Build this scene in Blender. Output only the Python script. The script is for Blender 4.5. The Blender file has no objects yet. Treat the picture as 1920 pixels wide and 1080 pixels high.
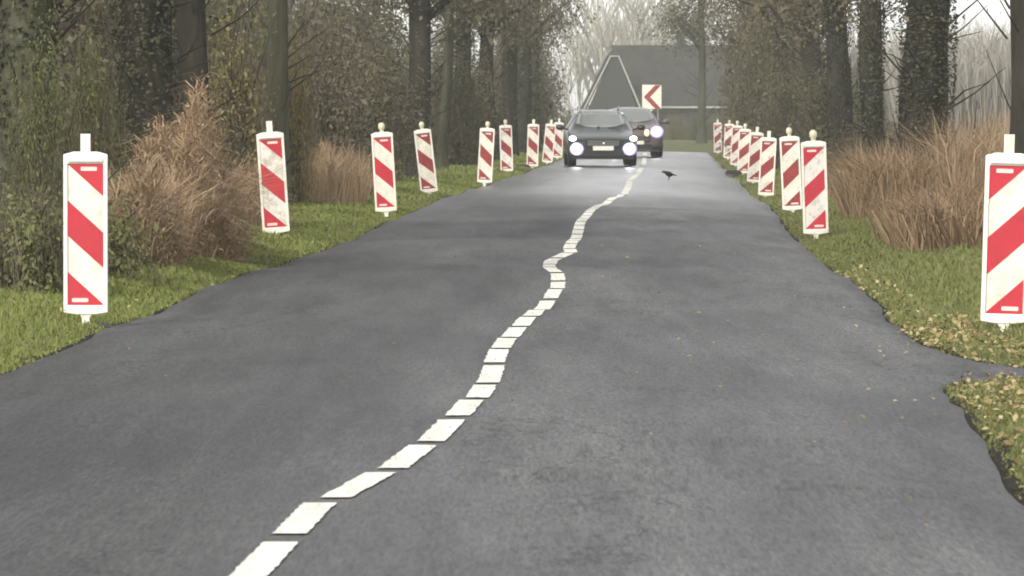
import bpy, math, random
import numpy as np
from mathutils import Vector, Matrix

sc = bpy.context.scene
COL = sc.collection
R = math.radians
PI = math.pi

# ------------------------------------------------------------------ camera, sky, sun, exposure
cam_d = bpy.data.cameras.new('camera')
cam_d.sensor_width = 36.0
cam_d.lens = 240.0
cam_d.clip_start = 0.5
cam_d.clip_end = 6000
cam = bpy.data.objects.new('camera', cam_d)
COL.objects.link(cam)
cam.location = (0, 0, 1.33)
cam.rotation_euler = (R(90) - math.atan(327 / 12800.0), 0, 0)
sc.camera = cam
cam_d.dof.use_dof = True
cam_d.dof.focus_distance = 52.0
cam_d.dof.aperture_fstop = 24.0

SUN_EL, SUN_AZ = R(34), R(212)          # azimuth measured from +Y clockwise: behind the camera, a little left
world = bpy.data.worlds.new('World')
sc.world = world
world.use_nodes = True
wn, wl = world.node_tree.nodes, world.node_tree.links
wn.clear()
sky = wn.new('ShaderNodeTexSky')
sky.sky_type = 'NISHITA'
sky.sun_disc = False
sky.sun_elevation = SUN_EL
sky.sun_rotation = SUN_AZ
sky.air_density = 1.6
sky.dust_density = 1.0
sky.ozone_density = 1.0
hs = wn.new('ShaderNodeHueSaturation')
hs.inputs['Saturation'].default_value = 0.03      # overcast: grey-white cloud layer
bgn = wn.new('ShaderNodeBackground')
bgn.inputs['Strength'].default_value = 0.15
won = wn.new('ShaderNodeOutputWorld')
wl.new(sky.outputs[0], hs.inputs['Color'])
wl.new(hs.outputs[0], bgn.inputs['Color'])
wl.new(bgn.outputs[0], won.inputs['Surface'])

sun_d = bpy.data.lights.new('sun', 'SUN')
sun_d.energy = 1.5
sun_d.angle = R(11)
sun_d.color = (1.0, 0.93, 0.80)
sun = bpy.data.objects.new('sun', sun_d)
COL.objects.link(sun)
to_sun = Vector((math.sin(SUN_AZ) * math.cos(SUN_EL), math.cos(SUN_AZ) * math.cos(SUN_EL), math.sin(SUN_EL)))
sun.rotation_euler = (-to_sun).to_track_quat('-Z', 'Y').to_euler()

vs = sc.view_settings
vs.view_transform = 'Standard'
vs.look = 'None'
vs.exposure = 0.86
vs.gamma = 1.0
vs.use_curve_mapping = False
sc.render.engine = 'CYCLES'
cy = sc.cycles
cy.use_denoising = True
cy.max_bounces = 4
cy.diffuse_bounces = 2
cy.glossy_bounces = 2
cy.transmission_bounces = 2
cy.volume_bounces = 0
cy.transparent_max_bounces = 8
cy.sample_clamp_indirect = 4.0
cy.caustics_reflective = False
cy.caustics_refractive = False
sc.render.film_transparent = False
cy.pixel_filter_type = 'BLACKMAN_HARRIS'
cy.filter_width = 1.8
cy.use_adaptive_sampling = True
cy.adaptive_threshold = 0.03
cy.volume_step_rate = 10.0

# ------------------------------------------------------------------ helpers
class MB:
    """collects vertices and faces for ONE mesh object"""
    def __init__(self):
        self.v = []
        self.f = []
    def add(self, v, f):
        n = len(self.v)
        self.v += [tuple(p) for p in v]
        self.f += [tuple(i + n for i in q) for q in f]
        return self
    def box(self, c, s, m=None):
        x, y, z = s[0] / 2, s[1] / 2, s[2] / 2
        vv = [Vector((sx * x, sy * y, sz * z)) for sz in (-1, 1) for sy in (-1, 1) for sx in (-1, 1)]
        if m is not None:
            vv = [m @ p for p in vv]
        vv = [p + Vector(c) for p in vv]
        return self.add(vv, [(0, 2, 3, 1), (4, 5, 7, 6), (0, 1, 5, 4), (1, 3, 7, 5), (3, 2, 6, 7), (2, 0, 4, 6)])
    def prism_y(self, poly, y0, y1):
        """polygon in (x, z), counter-clockwise seen from -Y, extruded from y0 (front) to y1"""
        n = len(poly)
        v = [(p[0], y0, p[1]) for p in poly] + [(p[0], y1, p[1]) for p in poly]
        f = [tuple(range(n)), tuple(range(2 * n - 1, n - 1, -1))]
        f += [(i, i + n, (i + 1) % n + n, (i + 1) % n) for i in range(n)]
        return self.add(v, f)
    def tube(self, pts, rad, k=8, cap=True):
        pts = [Vector(p) for p in pts]
        base = len(self.v)
        up = Vector((0.31, 0.2, 0.93))
        for i, p in enumerate(pts):
            d = (pts[min(i + 1, len(pts) - 1)] - pts[max(i - 1, 0)]).normalized()
            a = d.cross(up)
            if a.length < 1e-3:
                a = d.cross(Vector((1, 0, 0)))
            a.normalize()
            b = d.cross(a)
            for j in range(k):
                t = 2 * PI * j / k
                self.v.append(tuple(p + (a * math.cos(t) + b * math.sin(t)) * rad[i]))
        for i in range(len(pts) - 1):
            for j in range(k):
                q = base + i * k
                self.f.append((q + j, q + (j + 1) % k, q + k + (j + 1) % k, q + k + j))
        if cap:
            self.f.append(tuple(base + j for j in range(k)))
            q = base + (len(pts) - 1) * k
            self.f.append(tuple(q + k - 1 - j for j in range(k)))
        return self
    def mesh(self, name, m, smooth=False):
        me = bpy.data.meshes.new(name)
        me.from_pydata(self.v, [], self.f)
        me.update()
        if smooth:
            me.polygons.foreach_set('use_smooth', [True] * len(me.polygons))
        if m is not None:
            me.materials.append(m)
        return me
    def build(self, name, m, parent=None, smooth=False, bevel=0.0):
        o = link(name, self.mesh(name, m, smooth), parent)
        if bevel:
            b = o.modifiers.new('bevel', 'BEVEL')
            b.width = bevel
            b.segments = 2
            b.limit_method = 'ANGLE'
        return o

def np_mesh(name, V, F, m, smooth=False):
    """V (N,3) float, F (M,k) int: a mesh made straight from arrays"""
    me = bpy.data.meshes.new(name)
    V = np.asarray(V, dtype=np.float32)
    F = np.asarray(F, dtype=np.int32)
    M, k = F.shape
    me.vertices.add(len(V))
    me.vertices.foreach_set('co', V.ravel())
    me.loops.add(M * k)
    me.loops.foreach_set('vertex_index', F.ravel())
    me.polygons.add(M)
    me.polygons.foreach_set('loop_start', np.arange(0, M * k, k, dtype=np.int32))
    try:
        me.polygons.foreach_set('loop_total', np.full(M, k, dtype=np.int32))
    except Exception:
        pass
    if smooth:
        me.polygons.foreach_set('use_smooth', np.ones(M, dtype=bool))
    me.update(calc_edges=True)
    me.validate()
    if m is not None:
        me.materials.append(m)
    return me

def link(name, data, parent=None):
    o = bpy.data.objects.new(name, data)
    COL.objects.link(o)
    if parent is not None:
        o.parent = parent
    return o

def tag(o, label=None, cat=None, group=None, kind=None):
    if label: o['label'] = label
    if cat: o['category'] = cat
    if group: o['group'] = group
    if kind: o['kind'] = kind
    return o

def thing(name, label, cat, loc=(0, 0, 0), rz=0.0, group=None):
    o = link(name, None)
    o.empty_display_size = 0.2
    o.location = loc
    o.rotation_euler = (0, 0, rz)
    return tag(o, label, cat, group)

# ------------------------------------------------------------------ materials
def newmat(name):
    m = bpy.data.materials.new(name)
    m.use_nodes = True
    n = m.node_tree.nodes
    return m, n, m.node_tree.links, n['Principled BSDF']

def mat(name, col, rough=0.6, var=0.0, scale=4.0, col2=None, spec=0.5, bump=0.0, bscale=30.0, metal=0.0, space='Object', stretch=(1, 1, 1), lo=0.35, hi=0.65, dirt=0.0):
    m, n, l, b = newmat(name)
    b.inputs['Roughness'].default_value = rough
    b.inputs['Metallic'].default_value = metal
    b.inputs['Specular IOR Level'].default_value = spec
    tc = n.new('ShaderNodeTexCoord')
    mp = n.new('ShaderNodeMapping')
    mp.inputs['Scale'].default_value = stretch
    oi = n.new('ShaderNodeObjectInfo')
    ofs = n.new('ShaderNodeVectorMath'); ofs.operation = 'MULTIPLY_ADD'
    l.new(oi.outputs['Random'], ofs.inputs[0])
    ofs.inputs[1].default_value = (37.0, 23.0, 51.0)
    l.new(tc.outputs[space], ofs.inputs[2])
    l.new(ofs.outputs[0], mp.inputs['Vector'])
    if col2 is None:
        col2 = tuple(c * (1 - var) for c in col)
    nz = n.new('ShaderNodeTexNoise')
    nz.inputs['Scale'].default_value = scale
    nz.inputs['Detail'].default_value = 6
    nz.inputs['Roughness'].default_value = 0.65
    l.new(mp.outputs[0], nz.inputs['Vector'])
    cr = n.new('ShaderNodeValToRGB')
    cr.color_ramp.elements[0].position = lo
    cr.color_ramp.elements[1].position = hi
    cr.color_ramp.elements[0].color = (*col2, 1)
    cr.color_ramp.elements[1].color = (*col, 1)
    l.new(nz.outputs['Fac'], cr.inputs['Fac'])
    l.new(cr.outputs['Color'], b.inputs['Base Color'])
    if dirt:
        nd = n.new('ShaderNodeTexNoise')
        nd.inputs['Scale'].default_value = 7.0
        nd.inputs['Detail'].default_value = 9
        nd.inputs['Roughness'].default_value = 0.8
        l.new(mp.outputs[0], nd.inputs['Vector'])
        dm = n.new('ShaderNodeValToRGB')
        dm.color_ramp.elements[0].position, dm.color_ramp.elements[1].position = 0.54, 0.68
        dm.color_ramp.elements[0].color = (1, 1, 1, 1)
        dm.color_ramp.elements[1].color = (1 - dirt, 1 - dirt * 1.05, 1 - dirt * 1.12, 1)
        l.new(nd.outputs['Fac'], dm.inputs['Fac'])
        mx = n.new('ShaderNodeMix'); mx.data_type = 'RGBA'; mx.blend_type = 'MULTIPLY'; mx.inputs[0].default_value = 1.0
        l.new(cr.outputs['Color'], mx.inputs[6]); l.new(dm.outputs['Color'], mx.inputs[7])
        l.new(mx.outputs[2], b.inputs['Base Color'])
    if bump:
        n2 = n.new('ShaderNodeTexNoise')
        n2.inputs['Scale'].default_value = bscale
        n2.inputs['Detail'].default_value = 5
        l.new(mp.outputs[0], n2.inputs['Vector'])
        bp = n.new('ShaderNodeBump')
        bp.inputs['Strength'].default_value = bump
        bp.inputs['Distance'].default_value = 0.03
        l.new(n2.outputs['Fac'], bp.inputs['Height'])
        l.new(bp.outputs['Normal'], b.inputs['Normal'])
    return m

def leafmat(name, cols, rough=0.6, transl=0.25):
    """each leaf or blade takes its own tone between the given colours"""
    m, n, l, b = newmat(name)
    b.inputs['Roughness'].default_value = rough
    b.inputs['Specular IOR Level'].default_value = 0.25
    g = n.new('ShaderNodeNewGeometry')
    cr = n.new('ShaderNodeValToRGB')
    e = cr.color_ramp.elements
    while len(e) < len(cols):
        e.new(0.5)
    for i, c in enumerate(cols):
        e[i].position = i / (len(cols) - 1)
        e[i].color = (*c, 1)
    oi = n.new('ShaderNodeObjectInfo')
    ad = n.new('ShaderNodeMath'); ad.operation = 'MULTIPLY_ADD'
    l.new(oi.outputs['Random'], ad.inputs[0])
    ad.inputs[1].default_value = 0.3
    ad2 = n.new('ShaderNodeMath'); ad2.operation = 'MULTIPLY'
    l.new(g.outputs['Random Per Island'], ad2.inputs[0])
    ad2.inputs[1].default_value = 0.7
    l.new(ad2.outputs[0], ad.inputs[2])
    l.new(ad.outputs[0], cr.inputs['Fac'])
    l.new(cr.outputs['Color'], b.inputs['Base Color'])
    if transl:
        t = n.new('ShaderNodeBsdfTranslucent')
        l.new(cr.outputs['Color'], t.inputs['Color'])
        mx = n.new('ShaderNodeMixShader')
        mx.inputs[0].default_value = transl
        l.new(b.outputs[0], mx.inputs[1])
        l.new(t.outputs[0], mx.inputs[2])
        l.new(mx.outputs[0], n['Material Output'].inputs['Surface'])
    return m

def emat(name, col, strength):
    m, n, l, b = newmat(name)
    b.inputs['Base Color'].default_value = (0.8, 0.8, 0.8, 1)
    b.inputs['Emission Color'].default_value = (*col, 1)
    b.inputs['Emission Strength'].default_value = strength
    return m

def asphalt():
    m, n, l, b = newmat('asphalt')
    geo = n.new('ShaderNodeNewGeometry')
    def noise(scale, st, det=5, rough=0.6):
        mp = n.new('ShaderNodeMapping')
        mp.inputs['Scale'].default_value = st
        l.new(geo.outputs['Position'], mp.inputs['Vector'])
        z = n.new('ShaderNodeTexNoise')
        z.inputs['Scale'].default_value = scale
        z.inputs['Detail'].default_value = det
        z.inputs['Roughness'].default_value = rough
        l.new(mp.outputs[0], z.inputs['Vector'])
        return z.outputs['Fac']
    def ramp(fac, a, c, pa, pc):
        r = n.new('ShaderNodeValToRGB')
        r.color_ramp.elements[0].position, r.color_ramp.elements[1].position = pa, pc
        r.color_ramp.elements[0].color, r.color_ramp.elements[1].color = (*a, 1), (*c, 1)
        l.new(fac, r.inputs['Fac'])
        return r.outputs['Color']
    def mul(a, c, f=1.0):
        x = n.new('ShaderNodeMix'); x.data_type = 'RGBA'; x.blend_type = 'MULTIPLY'
        x.inputs[0].default_value = f
        l.new(a, x.inputs[6]); l.new(c, x.inputs[7])
        return x.outputs[2]
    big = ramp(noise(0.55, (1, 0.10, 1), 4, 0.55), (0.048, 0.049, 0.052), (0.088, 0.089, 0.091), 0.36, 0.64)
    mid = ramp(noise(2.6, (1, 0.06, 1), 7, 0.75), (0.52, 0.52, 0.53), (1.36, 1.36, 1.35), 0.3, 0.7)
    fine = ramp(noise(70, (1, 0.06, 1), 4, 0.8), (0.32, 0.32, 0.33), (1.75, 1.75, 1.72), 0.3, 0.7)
    shade_patch = ramp(noise(1.1, (0.8, 0.12, 1), 8, 0.8), (0.62, 0.62, 0.63), (1, 1, 1), 0.33, 0.40)  # dark patches; like big, they paint in shading of the undulating surface
    # hairline cracks: where a slow noise crosses its middle value
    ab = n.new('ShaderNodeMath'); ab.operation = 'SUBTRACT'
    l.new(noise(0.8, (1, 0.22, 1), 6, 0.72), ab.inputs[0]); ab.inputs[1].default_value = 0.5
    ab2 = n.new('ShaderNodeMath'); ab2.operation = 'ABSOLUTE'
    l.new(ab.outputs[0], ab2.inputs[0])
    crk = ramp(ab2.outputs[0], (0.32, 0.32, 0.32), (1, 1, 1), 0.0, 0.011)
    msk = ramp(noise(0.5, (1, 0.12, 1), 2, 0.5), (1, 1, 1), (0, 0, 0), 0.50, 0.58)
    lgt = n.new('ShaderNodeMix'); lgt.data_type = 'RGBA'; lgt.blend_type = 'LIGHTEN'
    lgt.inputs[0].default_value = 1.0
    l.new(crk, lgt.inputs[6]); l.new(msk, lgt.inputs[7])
    # the left lane is darker; the right one is worn paler
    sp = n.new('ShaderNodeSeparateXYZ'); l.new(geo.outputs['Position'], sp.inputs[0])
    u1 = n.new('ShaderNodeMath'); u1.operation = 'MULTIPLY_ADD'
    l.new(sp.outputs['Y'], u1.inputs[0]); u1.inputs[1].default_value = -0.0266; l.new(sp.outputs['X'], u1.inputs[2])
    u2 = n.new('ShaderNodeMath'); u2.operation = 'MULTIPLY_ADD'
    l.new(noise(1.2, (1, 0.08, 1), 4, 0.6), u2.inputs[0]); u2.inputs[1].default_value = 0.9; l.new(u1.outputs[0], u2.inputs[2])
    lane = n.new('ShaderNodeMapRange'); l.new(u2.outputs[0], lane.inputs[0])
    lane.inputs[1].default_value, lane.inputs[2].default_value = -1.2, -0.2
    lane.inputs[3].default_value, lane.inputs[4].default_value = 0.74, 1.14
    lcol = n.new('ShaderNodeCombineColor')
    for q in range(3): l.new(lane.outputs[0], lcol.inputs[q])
    c = mul(mul(mul(mul(mul(big, mid), fine), shade_patch), lgt.outputs[2]), lcol.outputs[0])
    l.new(c, b.inputs['Base Color'])
    rr = n.new('ShaderNodeMapRange')
    l.new(noise(0.35, (1, 0.05, 1), 4, 0.6), rr.inputs[0])
    rr.inputs[1].default_value, rr.inputs[2].default_value = 0.35, 0.65
    rr.inputs[3].default_value, rr.inputs[4].default_value = 0.60, 0.78
    # damp further along the road: a film of water makes it smoother there
    sep = n.new('ShaderNodeSeparateXYZ')
    l.new(geo.outputs['Position'], sep.inputs[0])
    w1 = n.new('ShaderNodeMapRange'); w1.interpolation_type = 'SMOOTHSTEP'
    l.new(sep.outputs['Y'], w1.inputs[0])
    w1.inputs[1].default_value, w1.inputs[2].default_value = 84, 125
    w1.inputs[3].default_value, w1.inputs[4].default_value = 1.0, 0.46
    mm = n.new('ShaderNodeMath'); mm.operation = 'MULTIPLY'
    l.new(rr.outputs[0], mm.inputs[0]); l.new(w1.outputs[0], mm.inputs[1])
    l.new(mm.outputs[0], b.inputs['Roughness'])
    b.inputs['Specular IOR Level'].default_value = 0.25
    bp = n.new('ShaderNodeBump')
    bp.inputs['Strength'].default_value = 0.25
    bp.inputs['Distance'].default_value = 0.004
    l.new(noise(90, (1, 0.6, 1), 3, 0.7), bp.inputs['Height'])
    l.new(bp.outputs['Normal'], b.inputs['Normal'])
    return m

M = {}
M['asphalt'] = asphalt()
M['asphalt_edge'] = mat('asphalt_edge', (0.045, 0.043, 0.04), 0.9, 0.5, 9)
M['soil'] = mat('dark_soil_and_shade', (0.026, 0.022, 0.016), 0.95, 0.5, 6, spec=0.1)  # soil, darkened to paint in the shadow line at the turf
def paint():
    m, n, l, b = newmat('road_paint')
    geo = n.new('ShaderNodeNewGeometry')
    mp = n.new('ShaderNodeMapping'); mp.inputs['Scale'].default_value = (1, 0.07, 1)
    l.new(geo.outputs['Position'], mp.inputs['Vector'])
    def ramp(scale, a, c, pa, pc):
        z = n.new('ShaderNodeTexNoise'); z.inputs['Scale'].default_value = scale
        z.inputs['Detail'].default_value = 6; z.inputs['Roughness'].default_value = 0.75
        l.new(mp.outputs[0], z.inputs['Vector'])
        r = n.new('ShaderNodeValToRGB')
        r.color_ramp.elements[0].position, r.color_ramp.elements[1].position = pa, pc
        r.color_ramp.elements[0].color, r.color_ramp.elements[1].color = (*a, 1), (*c, 1)
        l.new(z.outputs['Fac'], r.inputs['Fac'])
        return r.outputs['Color']
    x = n.new('ShaderNodeMix'); x.data_type = 'RGBA'; x.blend_type = 'MULTIPLY'; x.inputs[0].default_value = 1.0
    l.new(ramp(6, (0.56, 0.55, 0.49), (0.76, 0.75, 0.67), 0.35, 0.6), x.inputs[6])
    l.new(ramp(40, (0.36, 0.36, 0.37), (1, 1, 1), 0.32, 0.43), x.inputs[7])
    l.new(x.outputs[2], b.inputs['Base Color'])
    b.inputs['Roughness'].default_value = 0.7
    return m
M['paint'] = paint()
M['ground'] = mat('soil_and_turf', (0.105, 0.12, 0.042), 0.95, 0, 0.9, (0.085, 0.075, 0.042), space='Object', spec=0.1)
M['grass'] = leafmat('grass_blades', [(0.10, 0.122, 0.03), (0.165, 0.20, 0.048), (0.215, 0.245, 0.072), (0.29, 0.265, 0.12)], 0.6, 0.3)
M['grass_dull'] = leafmat('grass_blades_dull', [(0.11, 0.125, 0.04), (0.16, 0.19, 0.055), (0.20, 0.21, 0.08), (0.29, 0.25, 0.13)], 0.6, 0.3)
M['dry'] = leafmat('dry_grass', [(0.09, 0.058, 0.032), (0.20, 0.13, 0.075), (0.31, 0.215, 0.13), (0.46, 0.36, 0.24)], 0.7, 0.25)
M['bracken'] = leafmat('dead_bracken', [(0.15, 0.10, 0.058), (0.29, 0.20, 0.12), (0.40, 0.285, 0.175), (0.56, 0.44, 0.30)], 0.75, 0.2)
M['ivy'] = leafmat('ivy_leaves', [(0.020, 0.023, 0.012), (0.036, 0.040, 0.020), (0.052, 0.052, 0.028), (0.085, 0.08, 0.045)], 0.5, 0.15)
M['olive'] = leafmat('olive_leaves', [(0.06, 0.060, 0.032), (0.10, 0.098, 0.05), (0.135, 0.128, 0.07), (0.19, 0.175, 0.11)], 0.65, 0.3)
M['green'] = leafmat('green_leaves', [(0.065, 0.075, 0.026), (0.11, 0.122, 0.042), (0.155, 0.16, 0.065), (0.20, 0.195, 0.095)], 0.6, 0.3)
M['yellow'] = leafmat('yellowing_leaves', [(0.12, 0.11, 0.04), (0.19, 0.165, 0.06), (0.25, 0.21, 0.085), (0.30, 0.26, 0.13)], 0.6, 0.3)
M['brownleaf'] = leafmat('brownish_leaves', [(0.075, 0.066, 0.042), (0.12, 0.105, 0.066), (0.16, 0.14, 0.09), (0.22, 0.19, 0.135)], 0.7, 0.3)
M['pale'] = leafmat('pale_leaves', [(0.14, 0.16, 0.10), (0.22, 0.24, 0.16), (0.30, 0.32, 0.22)], 0.7, 0.3)
M['twig'] = leafmat('grey_twigs', [(0.18, 0.17, 0.145), (0.28, 0.265, 0.23), (0.38, 0.36, 0.32)], 0.8, 0.0)
M['twigbrown'] = leafmat('brown_twigs', [(0.06, 0.05, 0.036), (0.11, 0.09, 0.066), (0.17, 0.145, 0.11)], 0.8, 0.0)
M['litter'] = leafmat('fallen_leaf', [(0.16, 0.105, 0.045), (0.28, 0.21, 0.09), (0.38, 0.31, 0.16), (0.52, 0.47, 0.31)], 0.7, 0.1)
M['bark'] = mat('bark', (0.048, 0.043, 0.034), 0.9, 0, 3.0, (0.018, 0.017, 0.014), bump=1.0, bscale=9, stretch=(1, 1, 0.25), spec=0.15)
M['bark_green'] = mat('mossy_bark', (0.085, 0.085, 0.055), 0.9, 0, 2.5, (0.035, 0.034, 0.022), bump=1.0, bscale=9, stretch=(1, 1, 0.25), spec=0.15)
M['bark_grey'] = mat('grey_bark', (0.52, 0.50, 0.44), 0.9, 0, 2.5, (0.34, 0.325, 0.28), spec=0.15)
M['white_plastic'] = mat('white_plastic', (0.82, 0.79, 0.71), 0.45, 0, 7, (0.64, 0.58, 0.46), lo=0.25, hi=0.5, bump=0.15, bscale=20, dirt=0.3)
M['sheet_white'] = mat('white_reflective_sheet', (0.76, 0.72, 0.63), 0.5, 0, 9, (0.56, 0.51, 0.41), lo=0.28, hi=0.52, dirt=0.24)
M['sheet_dirty'] = mat('soiled_reflective_sheet', (0.74, 0.70, 0.64), 0.5, 0, 6, (0.42, 0.38, 0.31), lo=0.30, hi=0.48, dirt=0.55)
M['sheet_red'] = mat('red_reflective_sheet', (0.52, 0.022, 0.040), 0.45, 0, 8, (0.42, 0.024, 0.036), lo=0.3, hi=0.6, dirt=0.3)
M['sheet_red_faded'] = mat('faded_red_sheet', (0.30, 0.035, 0.035), 0.5, 0, 8, (0.19, 0.035, 0.03), lo=0.3, hi=0.6, dirt=0.4)
M['mark_pink'] = mat('pale_print', (0.80, 0.62, 0.58), 0.5, 0.1)
M['rubber'] = mat('black_rubber', (0.028, 0.028, 0.028), 0.8, 0.4, 12, bump=0.3)
M['post_yellow'] = mat('yellowed_plastic', (0.74, 0.70, 0.50), 0.5, 0.15, 8)
M['steel'] = mat('galvanised_steel', (0.45, 0.45, 0.44), 0.45, 0.2, 8, metal=0.6)
M['car_dark'] = mat('dark_car_paint', (0.016, 0.021, 0.021), 0.25, 0.2, 3)
M['car_grey'] = mat('grey_car_paint', (0.11, 0.085, 0.085), 0.28, 0.2, 3)
M['glass'] = mat('car_glass', (0.13, 0.145, 0.135), 0.10, 0.0, spec=1.0)  # pale base colour paints the sky's reflection into the glass
M['glass'].node_tree.nodes['Principled BSDF'].inputs['IOR'].default_value = 2.0
M['trim'] = mat('black_trim', (0.012, 0.012, 0.013), 0.6, 0.2)
M['chrome'] = mat('chrome', (0.6, 0.6, 0.6), 0.2, 0.05, metal=1.0)
M['plate'] = mat('plate_white', (0.72, 0.70, 0.62), 0.5, 0.1)
M['tyre'] = mat('tyre', (0.016, 0.016, 0.016), 0.85, 0.3)
M['seat'] = mat('car_interior', (0.03, 0.03, 0.03), 0.8, 0.2)
M['head'] = emat('headlight_on', (0.97, 0.95, 1.0), 22.0)
def lampmat():
    m, n, l, b = newmat('headlight_lens_halo')
    b.inputs['Base Color'].default_value = (0.5, 0.5, 0.55, 1)
    tc = n.new('ShaderNodeTexCoord')
    ln = n.new('ShaderNodeVectorMath'); ln.operation = 'LENGTH'
    l.new(tc.outputs['Object'], ln.inputs[0])
    mr = n.new('ShaderNodeMapRange'); l.new(ln.outputs['Value'], mr.inputs[0])
    mr.inputs[1].default_value, mr.inputs[2].default_value = 0.05, 0.22
    cr = n.new('ShaderNodeValToRGB'); e = cr.color_ramp.elements
    e[0].position, e[0].color = 0.0, (1.0, 0.98, 1.0, 1)
    e[1].position, e[1].color = 1.0, (0.10, 0.06, 0.22, 1)
    q = e.new(0.36); q.color = (0.9, 0.86, 1.0, 1)
    q = e.new(0.52); q.color = (0.55, 0.40, 0.95, 1)  # violet rim paints the lamp's halo and colour fringe into the lens
    l.new(mr.outputs[0], cr.inputs['Fac'])
    st = n.new('ShaderNodeMapRange'); st.interpolation_type = 'SMOOTHSTEP'; l.new(mr.outputs[0], st.inputs[0])
    st.inputs[1].default_value, st.inputs[2].default_value = 0.05, 0.50
    st.inputs[3].default_value, st.inputs[4].default_value = 24.0, 0.6
    l.new(cr.outputs['Color'], b.inputs['Emission Color']); l.new(st.outputs[0], b.inputs['Emission Strength'])
    return m
M['lamp_ring'] = mat('lamp_housing', (0.10, 0.10, 0.11), 0.3, 0.1, metal=0.8)
M['lens'] = lampmat()
M['side_on'] = emat('side_light_on', (1.0, 0.95, 0.93), 6.0)
M['amber'] = emat('indicator_on', (1.0, 0.36, 0.10), 2.5)
M['crow'] = mat('crow_feathers', (0.008, 0.008, 0.010), 0.7, 0.3, 20, spec=0.2)
M['thatch'] = mat('thatch', (0.055, 0.055, 0.048), 0.95, 0, 1.2, (0.032, 0.032, 0.028), bump=0.6, bscale=8, stretch=(1, 1, 0.3), spec=0.1)
M['brick'] = mat('dark_brick', (0.075, 0.072, 0.062), 0.9, 0.3, 3, bump=0.2)
M['boards'] = mat('dark_boards', (0.038, 0.040, 0.037), 0.85, 0.35, 2, stretch=(6, 1, 0.3))
M['white_wood'] = mat('weathered_painted_wood', (0.46, 0.45, 0.40), 0.6, 0.15, 5)
M['window'] = mat('window_glass', (0.02, 0.022, 0.024), 0.08, 0.0, spec=0.8)

# ------------------------------------------------------------------ the lie of the land
def tab(t):
    xs = [p[0] for p in t]
    ys = [p[1] for p in t]
    return lambda d: np.interp(d, xs, ys)

EL = tab([(0, -3.75), (12, -3.3), (22, -2.98), (35, -2.66), (43, -2.55), (52, -2.36), (59, -2.18), (70, -1.80), (90, -1.45), (112, -1.05), (135, -0.32), (162, 0.45), (197, 1.35), (240, 2.4)])
ER = tab([(0, 1.1), (15, 1.52), (23.9, 1.80), (28, 1.93), (30, 2.02), (32, 2.09), (33.8, 2.13), (34.7, 2.18), (35.0, 2.26), (35.2, 2.52), (35.6, 2.76), (36.4, 2.86), (36.9, 2.76), (38, 2.60), (39.5, 2.49), (40.8, 2.43), (43, 2.45), (50, 2.68), (59, 2.80), (70, 3.02), (82, 3.32), (95, 3.72), (108, 4.05), (125, 4.38), (145, 4.85), (178, 5.55), (220, 6.5), (240, 6.95)])
DIP = tab([(0, 0), (40, -0.02), (60, -0.04), (76, -0.06), (96, -0.08), (112, -0.15), (122, -0.20), (142, -0.18), (160, -0.13), (178, -0.10), (237, -0.07), (300, -0.05)])

def zc(d):
    d = np.asarray(d, dtype=float)
    return (0.011 * np.sin(d * 0.47 + 0.6) + 0.010 * np.sin(d * 0.23 + 1.0) + 0.006 * np.sin(d * 0.9)) * np.clip(d / 30, 0, 1)

# buckled ridges in the surface: distance, lateral position, half width, thickness, height, slant
RIDGES = [(25.2, 0.45, 0.45, 0.24, 0.032, 0.7), (24.6, 1.15, 0.35, 0.24, 0.028, -0.3), (25.0, -0.05, 0.22, 0.24, 0.022, 0.4), (27.6, 0.9, 0.6, 0.26, 0.020, 0.3), (33.4, 0.6, 0.7, 0.4, 0.012, -0.4), (37.0, -1.4, 0.9, 0.6, 0.012, 0.2), (22.0, 0.8, 0.5, 0.3, 0.010, 0.2), (46.5, 1.2, 1.2, 0.8, 0.014, 0.3)]
def road_z(x, d):
    """height of the asphalt at (x, d)"""
    l, r = EL(d), ER(d)
    t = np.clip((x - l) / (r - l), 0, 1)
    crown = 0.035 * (1 - (2 * t - 1) ** 2)
    lump = 0.010 * np.sin(x * 2.3 + d * 0.31) * np.sin(d * 0.61 + x) * np.clip((d - 15) / 30, 0, 1)
    for (rd, rx, rw, rs, ra, sl) in RIDGES:
        lump = lump + ra * np.exp(-((d - rd - sl * (x - rx)) / rs) ** 2 - ((x - rx) / rw) ** 4)
    return zc(d) + crown - 0.03 + DIP(d) * 0.75 * t ** 2 + lump

def ground_z(x, d):
    x = np.asarray(x, dtype=float); d = np.asarray(d, dtype=float)
    l, r = EL(d), ER(d)
    dl, dr = l - x, x - r
    zl = zc(d) - 0.045 + 0.085 * np.clip(dl / 0.6, 0, 1) + 0.10 * np.clip((dl - 0.8) / 3.0, 0, 1)
    zr = zc(d) - 0.045 + DIP(d) * np.clip(0.75 + 0.25 * dr, 0.75, 1) + 0.055 * np.clip(dr / 0.6, 0, 1) + 0.10 * np.clip((dr - 0.8) / 3.0, 0, 1)
    zin = road_z(x, d) - 0.06
    z = np.where(dl > 0, zl, np.where(dr > 0, zr, zin))
    z = z + np.where((dl > 0.15) | (dr > 0.15), 0.02 * np.sin(x * 3.1 + d * 0.7) * np.sin(d * 0.37 + x * 1.3), 0)
    far = np.clip((d - 232) / 12, 0, 1)                        # beyond the bend the land is level
    z = z * (1 - far) + (-0.10) * far
    z = z - 0.25 * np.clip((d - 320) / 150, 0, 1)
    return z

def gz(x, d):
    return float(ground_z(x, d))

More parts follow.
